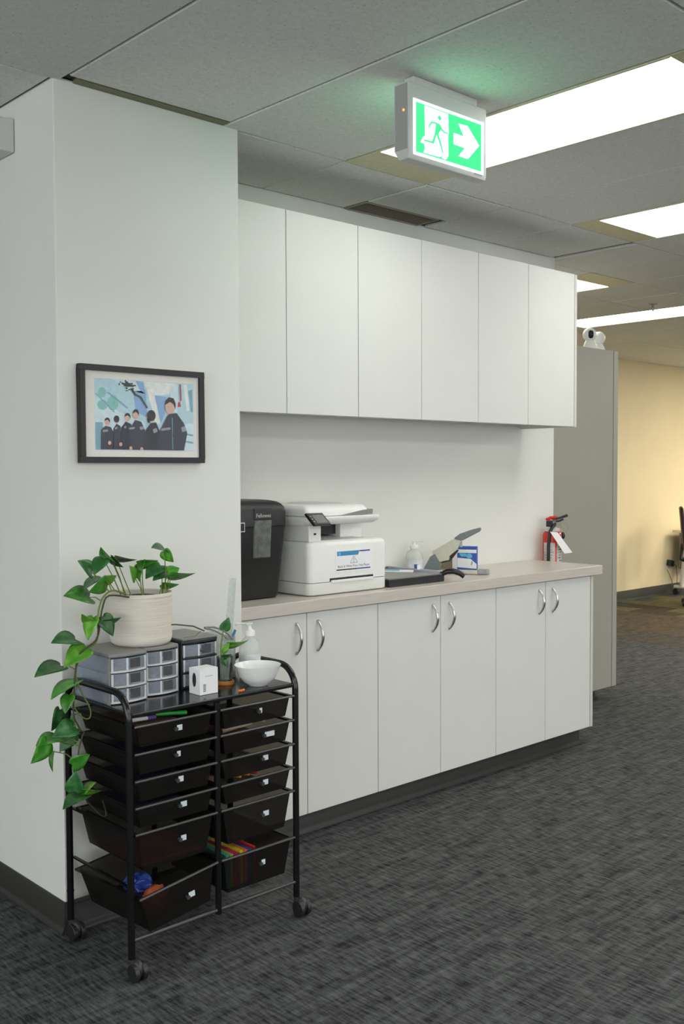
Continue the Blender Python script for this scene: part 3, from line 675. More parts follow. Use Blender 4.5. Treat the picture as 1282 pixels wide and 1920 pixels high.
b = MB(); b.poly([ce+(p-ce)*Vector((.66, .66, .66)).x+n*.0006+(s0[1]-s0[0])*.06 for p in s0]); b.build('display', M['screen2'], cp, smooth=False)
b = MB()
for k in range(3):
    q = s0[0]+(s0[3]-s0[0])*(.3+.2*k)+(s0[1]-s0[0])*.11
    u = (s0[1]-s0[0]).normalized(); v = (s0[3]-s0[0]).normalized(); b.poly([q+n*.0006+(u*math.cos(a)+v*math.sin(a))*.0035 for a in [i*math.pi/4 for i in range(8)]])
b.build('button', M['greyink'], cp, smooth=False)
# notice on the front, with its print
nc = [at(627, 1030, py0), at(697, 1028.5, py0), at(695.5, 1068, py0), at(629, 1073, py0)]
n0, n1, nz1, nz0 = (nc[0].x+nc[3].x)/2, (nc[1].x+nc[2].x)/2, (nc[0].z+nc[1].z)/2, (nc[2].z+nc[3].z)/2
nt_ = thing('paper_notice', 'white paper notice with warning triangle taped to the front of the printer', 'notice', ((n0+n1)/2, py0-.001, nz0))
MB().box(n0, n1, py0-.0012, py0-.0003, nz0, nz1).build('sheet', M['paper'], nt_, smooth=False)
NW, NH = n1-n0, nz1-nz0
b = MB(); yy = py0-.0015
def nq(u0, u1, v0, v1, m, sk=0): b.poly([(n0+NW*u0, yy, nz1-NH*v1), (n0+NW*(u1-sk), yy, nz1-NH*v1), (n0+NW*u1, yy, nz1-NH*v0), (n0+NW*u0, yy, nz1-NH*v0)], m)
nq(.05, .66, .07, .27, 0, .04); nq(.66, .95, .07, .13, 1); nq(.03, .57, .87, .925, 2); nq(.57, .96, .87, .925, 1)
for r0 in (0,):
    cx, cz, s = .5, .52, .2
    A = [(n0+NW*.5, nz1-NH*.30), (n0+NW*.60, nz1-NH*.62), (n0+NW*.40, nz1-NH*.62)]
    for i in range(3):
        p, q = Vector((A[i][0], yy, A[i][1])), Vector((A[(i+1) % 3][0], yy, A[(i+1) % 3][1])); d = (q-p).normalized(); o_ = Vector((-d.z, 0, d.x))*.0011
        b.poly([p-o_, q-o_, q+o_, p+o_], 3)
    b.poly([(n0+NW*.493, yy, nz1-NH*.54), (n0+NW*.507, yy, nz1-NH*.54), (n0+NW*.512, yy, nz1-NH*.40), (n0+NW*.488, yy, nz1-NH*.40)], 3); b.poly([(n0+NW*.49, yy, nz1-NH*.595), (n0+NW*.51, yy, nz1-NH*.595), (n0+NW*.51, yy, nz1-NH*.56), (n0+NW*.49, yy, nz1-NH*.56)], 3)
b.poly([(n0+NW*(.115+.035*math.cos(a)), yy-.0002, nz1-NH*.17+NW*.035*math.sin(a)) for a in [i*math.pi/6 for i in range(12)]], 4)
put_text(b, 'Black & White Print Only Please', NW*.86, (n0+NW*.07, yy, nz1-NH*.80), X_, Z_, 2)
b.build('print', [M['blue'], M['navy'], M['ink'], M['greyink'], M['cyan']], nt_, smooth=False)
h0, h1 = at(618, 1090, py0).x, at(699, 1080, py0).x; hz = (at(618, 1090, py0).z+at(699, 1080, py0).z)/2
MB().box(h0, h1, py0-.001, py0+.001, hz-.002, hz+.010).build('tray_grip_slot', M['ink'], t)
MB().box(h0+.004, h1-.004, py0-.009, py0, hz-.010, hz+.002).build('tray_grip', M['white_plastic'], t, bev=.003)
# paper cutter
cx1 = 3.468
t = thing('paper_cutter', 'black guillotine paper cutter with grey bed beside the printer', 'paper cutter', (3.29, 3.2, WT))
MB().box(3.112, cx1, 3.03, 3.39, WT+.001, WT+.032).build('base', M['black'], t, bev=.002)
MB().box(3.114, cx1-.012, 3.034, 3.388, WT+.0325, WT+.037).build('bed', M['cutter_top'], t)
MB().box(cx1-.010, cx1+.002, 3.035, 3.388, WT+.034, WT+.047).build('blade_arm', M['lavender'], t, bev=.001)
MB().box(3.118, cx1-.014, 3.372, 3.384, WT+.038, WT+.044).build('fence', M['steel'], t)
hp = [at(826, 1077, 3.045), at(838, 1071.5, 3.02), at(850, 1071, 2.995), at(862, 1075, 2.97), at(870, 1081, 2.955)]
b = MB().tube(hp, [.011, .013, .0125, .0125, .011], 10); b.tube([hp[0], hp[0]+Vector((.004, -.008, -.02))], .007, 8); b.build('handle', M['black_gloss'], t)
# packets on the cutter
def flatbox(name, label, cat, c, sz, rz, mats, group=None, print_=None):
    t = thing(name, label, cat, c, rz, group); a, d, h = sz
    MB().box(-a/2, a/2, -d/2, d/2, 0, h).build('pack', mats[0], t, local=True, bev=.0008, seg=1)
    b = MB()
    b.box(-a*.5-.0003, a*.1, -d*.46, d*.46, h*.12, h+.0004); b.build('printed_band', mats[1], t, local=True); return t
flatbox('label_packet', 'blue and white packet lying on the cutter bed next to the printer', 'packet', (3.36, 3.23, WT+.0375), (.16, .07, .006), math.radians(-50), [M['paper'], M['cyan']])
flatbox('correction_tape', 'small royal blue and white carton at the foot of the clear sanitizer bottle', 'carton', (3.435, 3.165, WT+.0475), (.018, .03, .022), math.radians(-20), [M['paper'], M['blue2']])

def bottle(name, label, c, r, h, mlab, sq=False, grp=None):
    t = thing(name, label, 'bottle', c, 0, grp)
    MB().lathe([(r*.92, 0), (r, .006), (r, h*.50), (r*.96, h*.58), (r*.75, h*.67), (r*.42, h*.73), (r*.36, h*.76)], n=26).build('bottle', M['gel'], t, local=True)
    MB().lathe([(r*1.006, h*.08), (r*1.006, h*.44)], n=26).build('label', mlab, t, local=True)
    b = MB().lathe([(r*.5, h*.755), (r*.5, h*.83), (r*.42, h*.85), (r*.24, h*.86), (r*.17, h*.9), (r*.17, h*.955)], n=18)
    b.build('collar', M['white_plastic'], t, local=True)
    b = MB().box(-.011, .011, -.010, .010, h*.95, h*.985); b.box(-.046, .0, -.006, .006, h*.955, h*.985); b.box(-.048, -.04, -.005, .005, h*.93, h*.97)
    b.build('pump', M['white_plastic'], t, local=True, bev=.003)
    return t
labm = mat('sanitizer_label', (222, 226, 228), rough=.4, var=.25, scale=18)
p = at(775, 1040, 3.335)
t = bottle('sanitizer_bottle', 'clear pump sanitizer bottle standing behind the paper cutter', (p.x+.155, 3.352, WT), .042, .165, labm); t.rotation_euler.z = math.radians(180-43)
t.location = Vector((at(776, 1040, 3.346).x, 3.345, WT)); t.location.y = 3.345

# heavy duty stapler: base along d, arm raised about the rear hinge
rear = Vector((3.70, 3.305, WT)); tip = Vector((3.848, 3.075, WT)); d = (tip-rear); ang = math.atan2(d.y, d.x); Ls = d.length
t = thing('heavy_duty_stapler', 'beige heavy-duty stapler with raised arm and blue-grey handle', 'stapler', rear, ang)
MB().prism([(-.03, -.026, .002), (Ls-.055, -.024, .002), (Ls-.055, .024, .002), (-.03, .026, .002)], (0, 0, .016)).build('base', M['stap_body'], t, local=True, bev=.002)
MB().prism([(Ls-.055, -.025, .001), (Ls-.012, -.024, .001), (Ls, -.012, .001), (Ls, .012, .001), (Ls-.012, .024, .001), (Ls-.055, .025, .001)], (0, 0, .024)).build('base_tip', M['stap_tip'], t, local=True, bev=.005)
MB().prism([(-.05, -.022, .012), (.03, -.022, .012), (.04, -.022, .05), (.012, -.022, .098), (-.012, -.022, .082)], (0, .044, 0)).build('hinge', M['stap_grey'], t, local=True, bev=.003)
def arm(u, v):
    a = math.radians(27.6); u *= .87; v *= .87; return (.0+u*math.cos(a)-v*math.sin(a), 0, .100+u*math.sin(a)+v*math.cos(a))
def side(pts, w, name, m, bev=.002):
    b = MB(); b.prism([Vector(arm(u, v))+Vector((0, -w, 0)) for u, v in pts], (0, 2*w, 0)); return b.build(name, m, t, local=True, bev=bev)
side([(.006, .011), (-.005, -.009), (.003, -.058), (.065, -.076), (.077, -.057), (.129, -.045), (.176, -.012), (.139, .0175)], .018, 'arm', M['stap_body'])
side([(.144, .020), (.16, -.006), (.188, -.0135), (.290, -.012), (.302, -.003), (.300, .007), (.25, .018), (.184, .027)], .016, 'handle', M['stap_grey'], .004)
side([(.150, -.04), (.162, -.045), (.178, -.008), (.168, -.004)], .006, 'link', M['steel'], .001)
side([(.015, -.070), (.066, -.084), (.135, -.052), (.128, -.046)], .010, 'magazine', M['ink'], .001)
# boxes beside the stapler
t = thing('staple_box', 'small blue and white carton standing behind the stapler handle', 'carton', (3.965, 3.31, WT), math.radians(-62))
MB().box(-.05, .05, -.014, .014, 0, .118).build('carton', M['blue2'], t, local=True, bev=.001, seg=1)
b = MB()
b.poly([(-.049, -.0146, .085), (.049, -.0146, .085), (.049, -.0146, .102), (-.049, -.0146, .102)], 0)
b.poly([(-.049, -.0146, .012), (.049, -.0146, .006), (.049, -.0146, .03), (.02, -.0146, .055), (-.049, -.0146, .06)], 0)
b.poly([(-.03, -.0148, .066), (.0, -.0148, .066), (-.005, -.0148, .082), (-.04, -.0148, .082)], 1); b.poly([(.012+.016*math.cos(a), -.0148, .070+.013*math.sin(a)) for a in [i*math.pi/6 for i in range(12)]], 1)
b.poly([(.02, -.0150, .024), (.026, -.0150, .024), (.03, -.0150, .042), (.024, -.0150, .044)], 2)
b.build('printed_front', [M['paper'], M['cyan'], M['greyink']], t, local=True, smooth=False)
t = MB().box(3.83, 3.925, 3.375, 3.41, WT, WT+.088).build('card_box', M['brown'], bev=.001, seg=1); tag(t, 'small brown patterned box behind the raised stapler arm', 'box')
t = MB().lathe([(.013, 0), (.022, 0), (.022, .016), (.013, .016), (.013, 0)], n=22).build('tape_roll', M['ink'], local=True); t.location = (3.775, 3.36, WT); tag(t, 'dark roll of tape lying under the raised stapler arm', 'tape roll')

# ================================================================== fire extinguisher on the wall past the worktop
ec = Vector((4.752, 3.352, .788))
t = thing('fire_extinguisher', 'red fire extinguisher with grey labels hung on the wall past the worktop', 'fire extinguisher', ec)
r = .052
MB().lathe([(r*.8, 0), (r, .012), (r, .296), (r*.93, .310), (r*.7, .320), (.02, .328), (.018, .345)], n=32).build('cylinder', M['red'], t, local=True)
for a0, a1, nm in ((-205, -128, 'left'), (-116, -40, 'right')):
    b = MB(); k = 12
    for i in range(k):
        aa, bb = math.radians(a0+(a1-a0)*i/k), math.radians(a0+(a1-a0)*(i+1)/k)
        R = r+.0006; b.poly([(R*math.cos(aa), R*math.sin(aa), .02), (R*math.cos(bb), R*math.sin(bb), .02), (R*math.cos(bb), R*math.sin(bb), .256), (R*math.cos(aa), R*math.sin(aa), .256)], 0)
    rng = random.Random(3 if nm == 'left' else 5)
    for row in range(14):
        z = .03+row*.0155; R = r+.0011; c0 = a0+6; c1 = a1-6-rng.uniform(0, 18); kk = 6
        for i in range(kk):
            if rng.random() < .2: continue
            aa, bb = math.radians(c0+(c1-c0)*i/kk), math.radians(c0+(c1-c0)*(i+.85)/kk); hgt = rng.choice((.003, .004, .007))
            b.poly([(R*math.cos(aa), R*math.sin(aa), z), (R*math.cos(bb), R*math.sin(bb), z), (R*math.cos(bb), R*math.sin(bb), z+hgt), (R*math.cos(aa), R*math.sin(aa), z+hgt)], 1)
    b.build('label', [M['label_grey'], M['greyink'] if nm == 'left' else M['knob']], t, local=True, smooth=False)
MB().lathe([(r*.82, .318), (r*.84, .330), (r*.6, .338), (.022, .342)], n=32).build('neck_label', M['label_grey'], t, local=True)
MB().cyl((0, 0, .335), (0, 0, .372), .019, 18).box(-.026, .022, -.014, .014, .352, .382).build('valve', M['steel'], t, local=True, bev=.002)
b = MB(); b.tube([(-.045, .006, .385), (-.02, 0, .394), (.03, -.006, .394)], .009, 8); b.build('top_lever', M['red'], t, local=True)
b = MB(); b.tube([(.0, -.002, .384), (.04, -.02, .392), (.082, -.042, .405)], [.007, .006, .008], 8); b.tube([(.0, -.002, .374), (.035, -.018, .374), (.06, -.03, .384)], .006, 8); b.build('carry_handle', M['ink'], t, local=True)
b = MB(); b.tube([(-.015, -.03, .36), (-.04, -.035, .352), (-.058, -.026, .32), (-.062, -.018, .24), (-.058, -.016, .12), (-.052, -.018, .0)], .009, 10); b.box(-.066, -.042, -.03, -.005, .346, .378); b.build('hose', M['black'], t, local=True)
b = MB(); b.tube([(.022+.016*math.cos(a), -.034+.004*math.sin(a), .338+.022*math.sin(a)) for a in [i*math.pi/9 for i in range(18)]], .0022, 6, closed=True); b.tube([(.03, -.03, .36), (.07, -.05, .36), (.075, -.052, .33), (.06, -.048, .31)], .0012, 6); b.build('pull_ring', M['brass'], t, local=True)
b = MB(); b.ball((.058, -.03, .292), .013, 14, 10, sz=1.5); b.build('gauge', M['black'], t, local=True)
e0 = ec
tg = [Vector(at(1031, 997, 3.285)), Vector(at(1045, 998, 3.285)), Vector(at(1073, 1036, 3.275)), Vector(at(1058, 1038, 3.275))]
b = MB(); b.hexa([p+Y_*.0006 for p in tg], tg); b.build('inspection_tag', M['paper'], t)
# ================================================================== rolling drawer cart
KX0, KXM, KX1, KF, KB = 1.503, 1.808, 2.120, 2.490, 2.845
SH = .752
cart = thing('drawer_cart', 'black rolling cart with twelve smoky drawers in two columns', 'cart', (1.81, 2.66, 0))
R = .0105
def frame_pts(x, top, rad=.075):
    pts = [Vector((x, KF, .062)), Vector((x, KF, top-rad))]
    for k in range(1, 9): a = math.pi/2*k/8; pts.append(Vector((x, KF+rad-rad*math.cos(a), top-rad+rad*math.sin(a))))
    for k in range(0, 9): a = math.pi/2*k/8; pts.append(Vector((x, KB-rad+rad*math.sin(a), top-rad+rad*math.cos(a))))
    pts.append(Vector((x, KB, .062))); return pts
for x in (KX0, KX1):
    b = MB().tube(frame_pts(x, .818), R, 12)
    for y in (KF, KB): b.lathe([(R+.0012, .150), (R+.0012, .154)], x, y, 12)
    b.build('side_frame', M['black_gloss'], cart, angle=60)
for y in (KF, KB):
    MB().tube([(KXM, y, .10), (KXM, y, SH)], R*.92, 12).build('middle_post', M['black_gloss'], cart)
    MB().tube([(KX0, y, .112), (KX1, y, .112)], .0065, 10).build('crossbar', M['rim'], cart)
MB().box(KX0+.008, KX1-.008, KF-.006, KB+.004, SH, SH+.013).build('top_shelf', M['shelf'], cart, bev=.004)
LEV = [(.727, .662), (.648, .583), (.570, .505), (.493, .428), (.417, .302), (.264, .150)]
for zt, zb in LEV:
    for x, nm in ((KX0, 0), (KXM-.009, 0), (KXM+.009, 0), (KX1, 0)):
        xi = x+(.011 if x == KX0 else (-.011 if x == KX1 else 0))
        MB().box(xi-.005, xi+.005, KF+.002, KB-.002, zt-.010, zt-.005).build('rail', M['black_gloss'], cart)
STK = [(1.677, .697, .018), (1.676, .62, .012), (1.680, .544, .017), (1.687, .467, .021), (1.687, .366, .018), (1.702, .201, .022),
       (1.985, .697, .010), (2.006, .617, .038), (1.998, .544, .020), (1.997, .466, .020), (1.997, .366, .022), (1.989, .212, .014)]
drawer_lab = ['first', 'second', 'third', 'fourth', 'fifth', 'bottom']
DRW = {}
for col in range(2):
    xa, xb = (KX0+.012, KXM-.007) if col == 0 else (KXM+.007, KX1-.012)
    for i, (zt, zb) in enumerate(LEV):
        deep = i >= 4; ins = .022 if deep else .014
        out = -.010; y0, y1 = KF+.004+out, KB-.02
        if col == 0 and i == 5: out = -.02
        rim = [(xa, y0, zt), (xb, y0, zt), (xb, y1, zt), (xa, y1, zt)]
        inn = [(xa+.012, y0+.006, zt), (xb-.012, y0+.006, zt), (xb-.012, y1-.006, zt), (xa+.012, y1-.006, zt)]
        bot = [(xa+.012+ins, y0+.012, zb), (xb-.012-ins, y0+.012, zb), (xb-.012-ins, y1-.02, zb), (xa+.012+ins, y1-.02, zb)]
        vs = [Vector(p) for p in rim+inn+bot]
        drop = [Vector((p[0], p[1], zt-.006)) for p in rim]
        vs += drop
        fs = [(j, (j+1) % 4, 4+(j+1) % 4, 4+j) for j in range(4)]+[(4+j, 4+(j+1) % 4, 8+(j+1) % 4, 8+j) for j in range(4)]+[(8, 9, 10, 11)]+[(j, (j+1) % 4, 12+(j+1) % 4, 12+j) for j in range(4)]
        sx, sz, sw = STK[col*6+i]
        fy = y0+.006+.006*(zt-sz)/(zt-zb)
        kn = MB().cyl((sx-.020, fy+.001, sz), (sx-.020, fy-.009, sz), .004, 12).cyl((sx-.020, fy-.009, sz), (sx-.020, fy-.013, sz), .0062, 12)
        st = MB().box(sx-.012, sx-.012+sw, fy-.0028, fy-.0012, sz-.0075, sz+.0085)
        rb = MB().tube([(xa, y0-.001, zt-.002), (xb, y0-.001, zt-.002)], .0042, 8)
        if col == 0 and i == 5:                                 # bottom left drawer has slipped off its rail, pulled askew
            pv = Vector((xb, y0, zt)); Rm = Matrix.Translation(pv) @ Matrix.Rotation(math.radians(-6.0), 4, 'Y') @ Matrix.Rotation(math.radians(3.0), 4, 'Z') @ Matrix.Translation(-pv)
            vs = [Rm @ v for v in vs]
            for q in (kn, st, rb): q.v = [Rm @ v for v in q.v]
        dr = MB().add(vs, fs).build('drawer', M['smoke'], cart, smooth=False)
        kn.build('knob', M['knob'], dr); st.build('sticker', M['tag'], dr); rb.build('front_rim', M['rim'], dr)
        DRW[(col, i)] = (xa+.03, xb-.03, y0+.03, y1-.03, zb+.001, zt)
for x, y in ((KX0, KF), (KX1, KF), (KX0, KB), (KX1, KB)):
    c0 = Vector((x+.010, y-.012, .0))
    cs = MB().cyl((x, y, .048), (x, y, .075), .0085, 12).ball((c0.x, c0.y+.004, .034), .0285, 20, 12, sx=.62).build('caster', M['dgrey_plastic'], cart)
    for s in (-1, 1):
        MB().cyl((c0.x+s*.006, c0.y-.004, .0262), (c0.x+s*.021, c0.y-.004, .0262), .026, 22).build('wheel', M['black'], cs, bev=.003)

# contents of the drawers that show over the rims
def stick(name, label, cat, p0, p1, r, m, cap=None, grp=None):
    t = thing(name, label, cat, p0, 0, grp); p0 = Vector(p0); p1 = Vector(p1)
    MB().cyl(p0, p0+(p1-p0)*.72, r, 10).build('barrel', m, t)
    MB().cyl(p0+(p1-p0)*.72, p1, r*1.12, 10).build('cap', cap or m, t); return t
green = mat('green_marker', (52, 178, 72), rough=.4); purple = mat('purple_plastic', (110, 84, 160), rough=.4); pink = mat('magenta_print', (205, 44, 110), rough=.5)
yellow = mat('yellow_print', (226, 206, 52), rough=.5); teal = mat('teal_print', (70, 150, 150), rough=.5); amber = mat('amber_pencil', (224, 150, 44), rough=.5); cream = mat('cream_card', (200, 190, 150), rough=.6); dred = mat('dark_red_card', (120, 40, 50), rough=.6)
lime = mat('lime_print', (150, 190, 60), rough=.5); bagblue = mat('blue_plastic_bag', (40, 62, 140), rough=.3, var=.3, scale=60); terra = mat('orange_brown_cloth', (176, 84, 46), rough=.8)
x0, x1, y0, y1, zb, zt = DRW[(0, 0)]
stick('marker_pen', 'green marker lying in the top left drawer', 'marker', (x0+.10, y0+.06, zt+.000), (x0+.19, y0+.03, zt-.004), .006, green)
stick('marker_pen', 'white and purple pen in the top left drawer beside the green marker', 'marker', (x0+.0, y0+.06, zt-.004), (x0+.09, y0+.045, zt-.004), .006, M['paper'], purple)
t = MB().box(x0+.01, x1-.06, y0+.01, y1-.05, zb, zb+.045).build('card_stack', mat('brown_card', (120, 98, 74), rough=.7), bev=.002); tag(t, 'brown card stack lying in the top left drawer under the pens', 'cards')
x0, x1, y0, y1, zb, zt = DRW[(1, 1)]
t = MB().prism([(x0+.02, y0+.02, zb), (x0+.17, y0+.02, zb), (x0+.17, y1-.05, zb), (x0+.02, y1-.05, zb)], (0, 0, .03)).build('card_stack', dred, bev=.002); tag(t, 'dark red card stack in the second right-hand drawer', 'cards')
t = MB().tube([(x0+.03, y0+.04, zt-.01), (x0+.08, y0+.02, zt+.002), (x0+.13, y0+.03, zt-.002), (x0+.17, y0+.06, zt+.004), (x0+.20, y0+.04, zt-.006)], .007, 8).build('cream_strap', cream); tag(t, 'cream curled strap over the rim of the second right-hand drawer', 'strap')
x0, x1, y0, y1, zb, zt = DRW[(1, 3)]
for k, (m_, nm) in enumerate(((amber, 'yellow-orange pencil, left one'), (M['orange'], 'orange pencil, middle one'), (M['red'], 'red pencil, right one'))):
    stick('pencil', nm+' of three in the fourth right-hand drawer', 'pencil', (x0+.03+.020*k, y0+.15, zt-.014), (x0+.075+.032*k, y0+.008, zt+.001), .0055, m_, m_, 'pencils in the fourth right-hand drawer')
t = MB().box(x0+.02, x0+.09, y0+.17, y0+.25, zb, zt-.012).build('cream_box', cream, bev=.002); tag(t, 'small cream box behind the pencils in the fourth right-hand drawer', 'box')
x0, x1, y0, y1, zb, zt = DRW[(1, 5)]
cols = [(teal, 'teal'), (lime, 'lime green'), (pink, 'magenta pink'), (yellow, 'yellow'), (M['orange'], 'orange'), (M['blue2'], 'royal blue'), (M['red'], 'red')]
xx = x0+.012
for k, (m_, nm) in enumerate(cols):
    w_ = [.016, .016, .024, .014, .018, .02, .012][k]
    t = MB().prism([(xx, y0+.004, zb+.001), (xx+w_-.002, y0+.004, zb+.001), (xx+w_-.002, y0+.16, zb+.001), (xx, y0+.16, zb+.001)], (0, 0, zt-zb-.006-.003*(k % 3))).build('note_pad', m_, bev=.0015, seg=1)
    tag(t, nm+' pad standing in the bottom right drawer', 'pad', 'coloured pads in the bottom right drawer'); xx += w_
x0, x1, y0, y1, zb, zt = DRW[(0, 5)]
b = MB(); rng = random.Random(4); b.ball((x0+.05, y0+.09, zt-.045), .05, 16, 10, sx=.9, sy=.8, sz=.6); b.v = [v+Vector((rng.uniform(-.006, .006), rng.uniform(-.006, .006), rng.uniform(-.006, .006))) for v in b.v]
t = b.build('plastic_bag', bagblue, smooth=False); tag(t, 'crumpled blue plastic bag in the bottom left drawer', 'bag')
b = MB(); b.ball((x0+.08, y0+.045, zt-.085), .05, 16, 10, sx=.9, sy=.55, sz=.8); b.v = [v+Vector((rng.uniform(-.004, .004), rng.uniform(-.003, .003), rng.uniform(-.004, .004))) for v in b.v]
t = b.build('cleaning_cloth', terra); tag(t, 'orange-brown cloth in the bottom left drawer', 'cloth')
x0, x1, y0, y1, zb, zt = DRW[(0, 4)]
t = MB().box(x0+.005, x1-.005, y0+.0, y1-.06, zb+.001, zb+.013).build('folded_cloth', terra, bev=.004); tag(t, 'flat orange-brown folded cloth lying in the fifth left-hand drawer', 'cloth')
nvy = mat('dark_navy_folder', (36, 44, 66), rough=.5)
for i in range(4):
    x0, x1, y0, y1, zb, zt = DRW[(0, i)]
    if i == 0: continue
    t = MB().box(x0+.004, x1-.05, y0+.05, y1-.04, zb+.001, zb+.040).build('folder_stack', nvy, bev=.002)
    tag(t, 'dark navy folder stack in the %s left-hand drawer from the top' % drawer_lab[i], 'folders', 'navy folders in the left-hand drawers')

# ================================================================== things on the cart
ST = SH+.0135
def mini_drawers(label, x0, x1, yf, depth, top, body_m, rim_m, seed, knob_ring=False):
    t = thing('mini_drawer_unit', label, 'drawer unit', ((x0+x1)/2, yf+depth/2, ST), 0, 'mini drawer units on the cart')
    h = top-ST; w_ = x1-x0; bulge = .012
    def fr(xa, xb, y, n=7, k=1.): return [(xa+(xb-xa)*i/(n-1), y-bulge*k*(1-((i/(n-1))*2-1)**2)) for i in range(n)]
    cap_pts = fr(x0-.001, x1+.001, yf-.001)+[(x1+.001, yf+depth), (x0-.001, yf+depth)]
    MB().prism([(a, b_, top-.011) for a, b_ in cap_pts], (0, 0, .011)).build('top', body_m, t, bev=.003)
    b = MB().box(x0, x0+.004, yf+.002, yf+.012, ST, top-.011).box(x1-.004, x1, yf+.002, yf+.012, ST, top-.011).box(x0, x1, yf+depth-.004, yf+depth, ST, top-.011)
    b.box(x0, x0+.002, yf+.012, yf+depth, ST, top-.011, 0).box(x1-.002, x1, yf+.012, yf+depth, ST, top-.011, 0)
    b.box(x0, x1, yf+.004, yf+depth, ST, ST+.003)
    n = 3; dh = (h-.014)/n
    for k in range(1, n): b.box(x0, x1, yf+.004, yf+depth, ST+.003+dh*k-.003, ST+.003+dh*k)
    b.build('shell', M['frost'] if body_m is M['grey_plastic'] else body_m, t)
    if body_m is M['grey_plastic']:
        MB().box(x0-.0008, x0+.004, yf, yf+.014, ST, top-.011).box(x1-.004, x1+.0008, yf, yf+.014, ST, top-.011).build('corner_posts', body_m, t)
    rng = random.Random(seed)
    for k in range(n):
        z0 = ST+.004+dh*k; z1 = z0+dh-.005
        fp = fr(x0+.005, x1-.005, yf)
        b = MB(); b.prism([(a, b_, z0) for a, b_ in fp]+[(a, b_+.0022, z0) for a, b_ in fp[::-1]], (0, 0, z1-z0))
        xm = x0+w_*.42
        b.box(xm-.003, xm+.003, yf-.008, yf+depth*.8, z0+.003, z1)
        b.box(x0+.005, x0+.007, yf, yf+depth*.85, z0, z1-.006).box(x1-.007, x1-.005, yf, yf+depth*.85, z0, z1-.006).box(x0+.005, x1-.005, yf, yf+depth*.85, z0, z0+.0015)
        dr = b.build('drawer', M['frost'], t)
        MB().prism([(a, b_-.003, z0-.001) for a, b_ in fp]+[(a, b_+.002, z0-.001) for a, b_ in fp[::-1]], (0, 0, .0055)).build('pull_lip', rim_m, dr)
        ye = lambda x: yf-.0006-bulge*(1-((x-x0)/w_*2-1)**2)
        for xe, hw in ((x0+.0085, .003), (xm, .0032), (x1-.0085, .003)): MB().box(xe-hw, xe+hw, ye(xe)-.001, ye(xe)+.002, z0+.002, z1).build('front_bar', M['frost_edge'], dr)
        b = MB(); b.box(x0+w_*.5, x0+w_*.76, yf-.0125, yf-.0095, z0+.010, z1-.003); b.build('finger_recess', M['screen2'], dr)
        b = MB()
        for q in range(5):
            cx = x0+.02+rng.random()*(w_-.04); cy = yf+.02+rng.random()*.05; b.box(cx-.012, cx+.012, cy-.01, cy+.01, z0+.002, z0+.006+rng.random()*(z1-z0)*.6, q % 4)
        tag(b.build('contents', [M['dgrey_plastic'], M['paper'], [pink, yellow, bagblue][k], M['cutter_top']], dr, smooth=False), kind='stuff')
    return t
lip = mat('silver_frost_lip', (205, 208, 206), rough=.25)
TOP = .915
mini_drawers('clear three-drawer mini unit with grey top, leftmost, under the plant pot', 1.519, 1.647, 2.622, .20, TOP, M['grey_plastic'], lip, 1)
mini_drawers('clear three-drawer mini unit with grey top, second from the left', 1.652, 1.776, 2.646, .19, TOP, M['grey_plastic'], lip, 2)
u3 = mini_drawers('black three-drawer mini unit with grey top behind the small white box', 1.798, 1.936, 2.662, .18, TOP+.002, M['dgrey_plastic'], M['dgrey_plastic'], 3)
MB().prism([(1.80, 2.656, TOP+.002), (1.934, 2.656, TOP+.002), (1.934, 2.84, TOP+.002), (1.80, 2.84, TOP+.002)], (0, 0, .006)).build('lid', M['grey_plastic'], u3, bev=.002)
b = MB(); b.tube([(1.872+.012*math.cos(a), 2.651, TOP-.026+.012*math.sin(a)) for a in [math.pi+i*math.pi/8 for i in range(9)]]+[(1.884, 2.651, TOP-.014)], .002, 6); b.build('ring_pull', M['dgrey_plastic'], u3)

# white carton
wb = thing('white_carton', 'small white carton with barcode near the front of the cart top', 'carton', (1.818, 2.569, ST))
MB().box(1.784, 1.852, 2.543, 2.600, ST, ST+.080).build('carton', M['paper'], wb, bev=.001, seg=1)
b = MB(); rng = random.Random(2); yy = 2.5425; x = 1.797
for k in range(9):
    z = ST+.010+k*.0026; b.poly([(1.796, yy, z), (1.806, yy, z), (1.806, yy, z+.0008+.0010*rng.random()), (1.796, yy, z+.0008+.0010*rng.random())], 0)
b.poly([(1.803, yy, ST+.056), (1.833, yy, ST+.056), (1.833, yy, ST+.0575), (1.803, yy, ST+.0575)], 1)
b.poly([(1.7835, 2.572+.010*math.cos(a), ST+.045+.022*math.sin(a)) for a in [i*math.pi/8 for i in range(16)]], 0)
b.build('print', [M['ink'], M['greyink']], wb, smooth=False)

# bowl
bc = Vector((2.010, 2.545, ST)); t = thing('bowl', 'white glazed ceramic bowl at the right end of the cart top', 'bowl', bc)
MB().lathe([(.0, .001), (.030, .0), (.032, .004), (.046, .012), (.064, .034), (.0735, .064), (.0745, .066), (.072, .0645), (.062, .036), (.044, .015), (.0, .009)], n=44).build('shell', M['ceramic'], t, local=True, angle=70)
# little orange clip
p = atz(453, 1297, ST); t = MB().tube([p+Vector((-.010, .004, .004)), p+Vector((0, -.002, .004)), p+Vector((.008, .0, .005)), p+Vector((.011, .006, .004))], [.003, .004, .004, .0025], 8).build('clip', M['orange']); tag(t, 'tiny orange clip on the cart top in front of the bowl', 'clip')
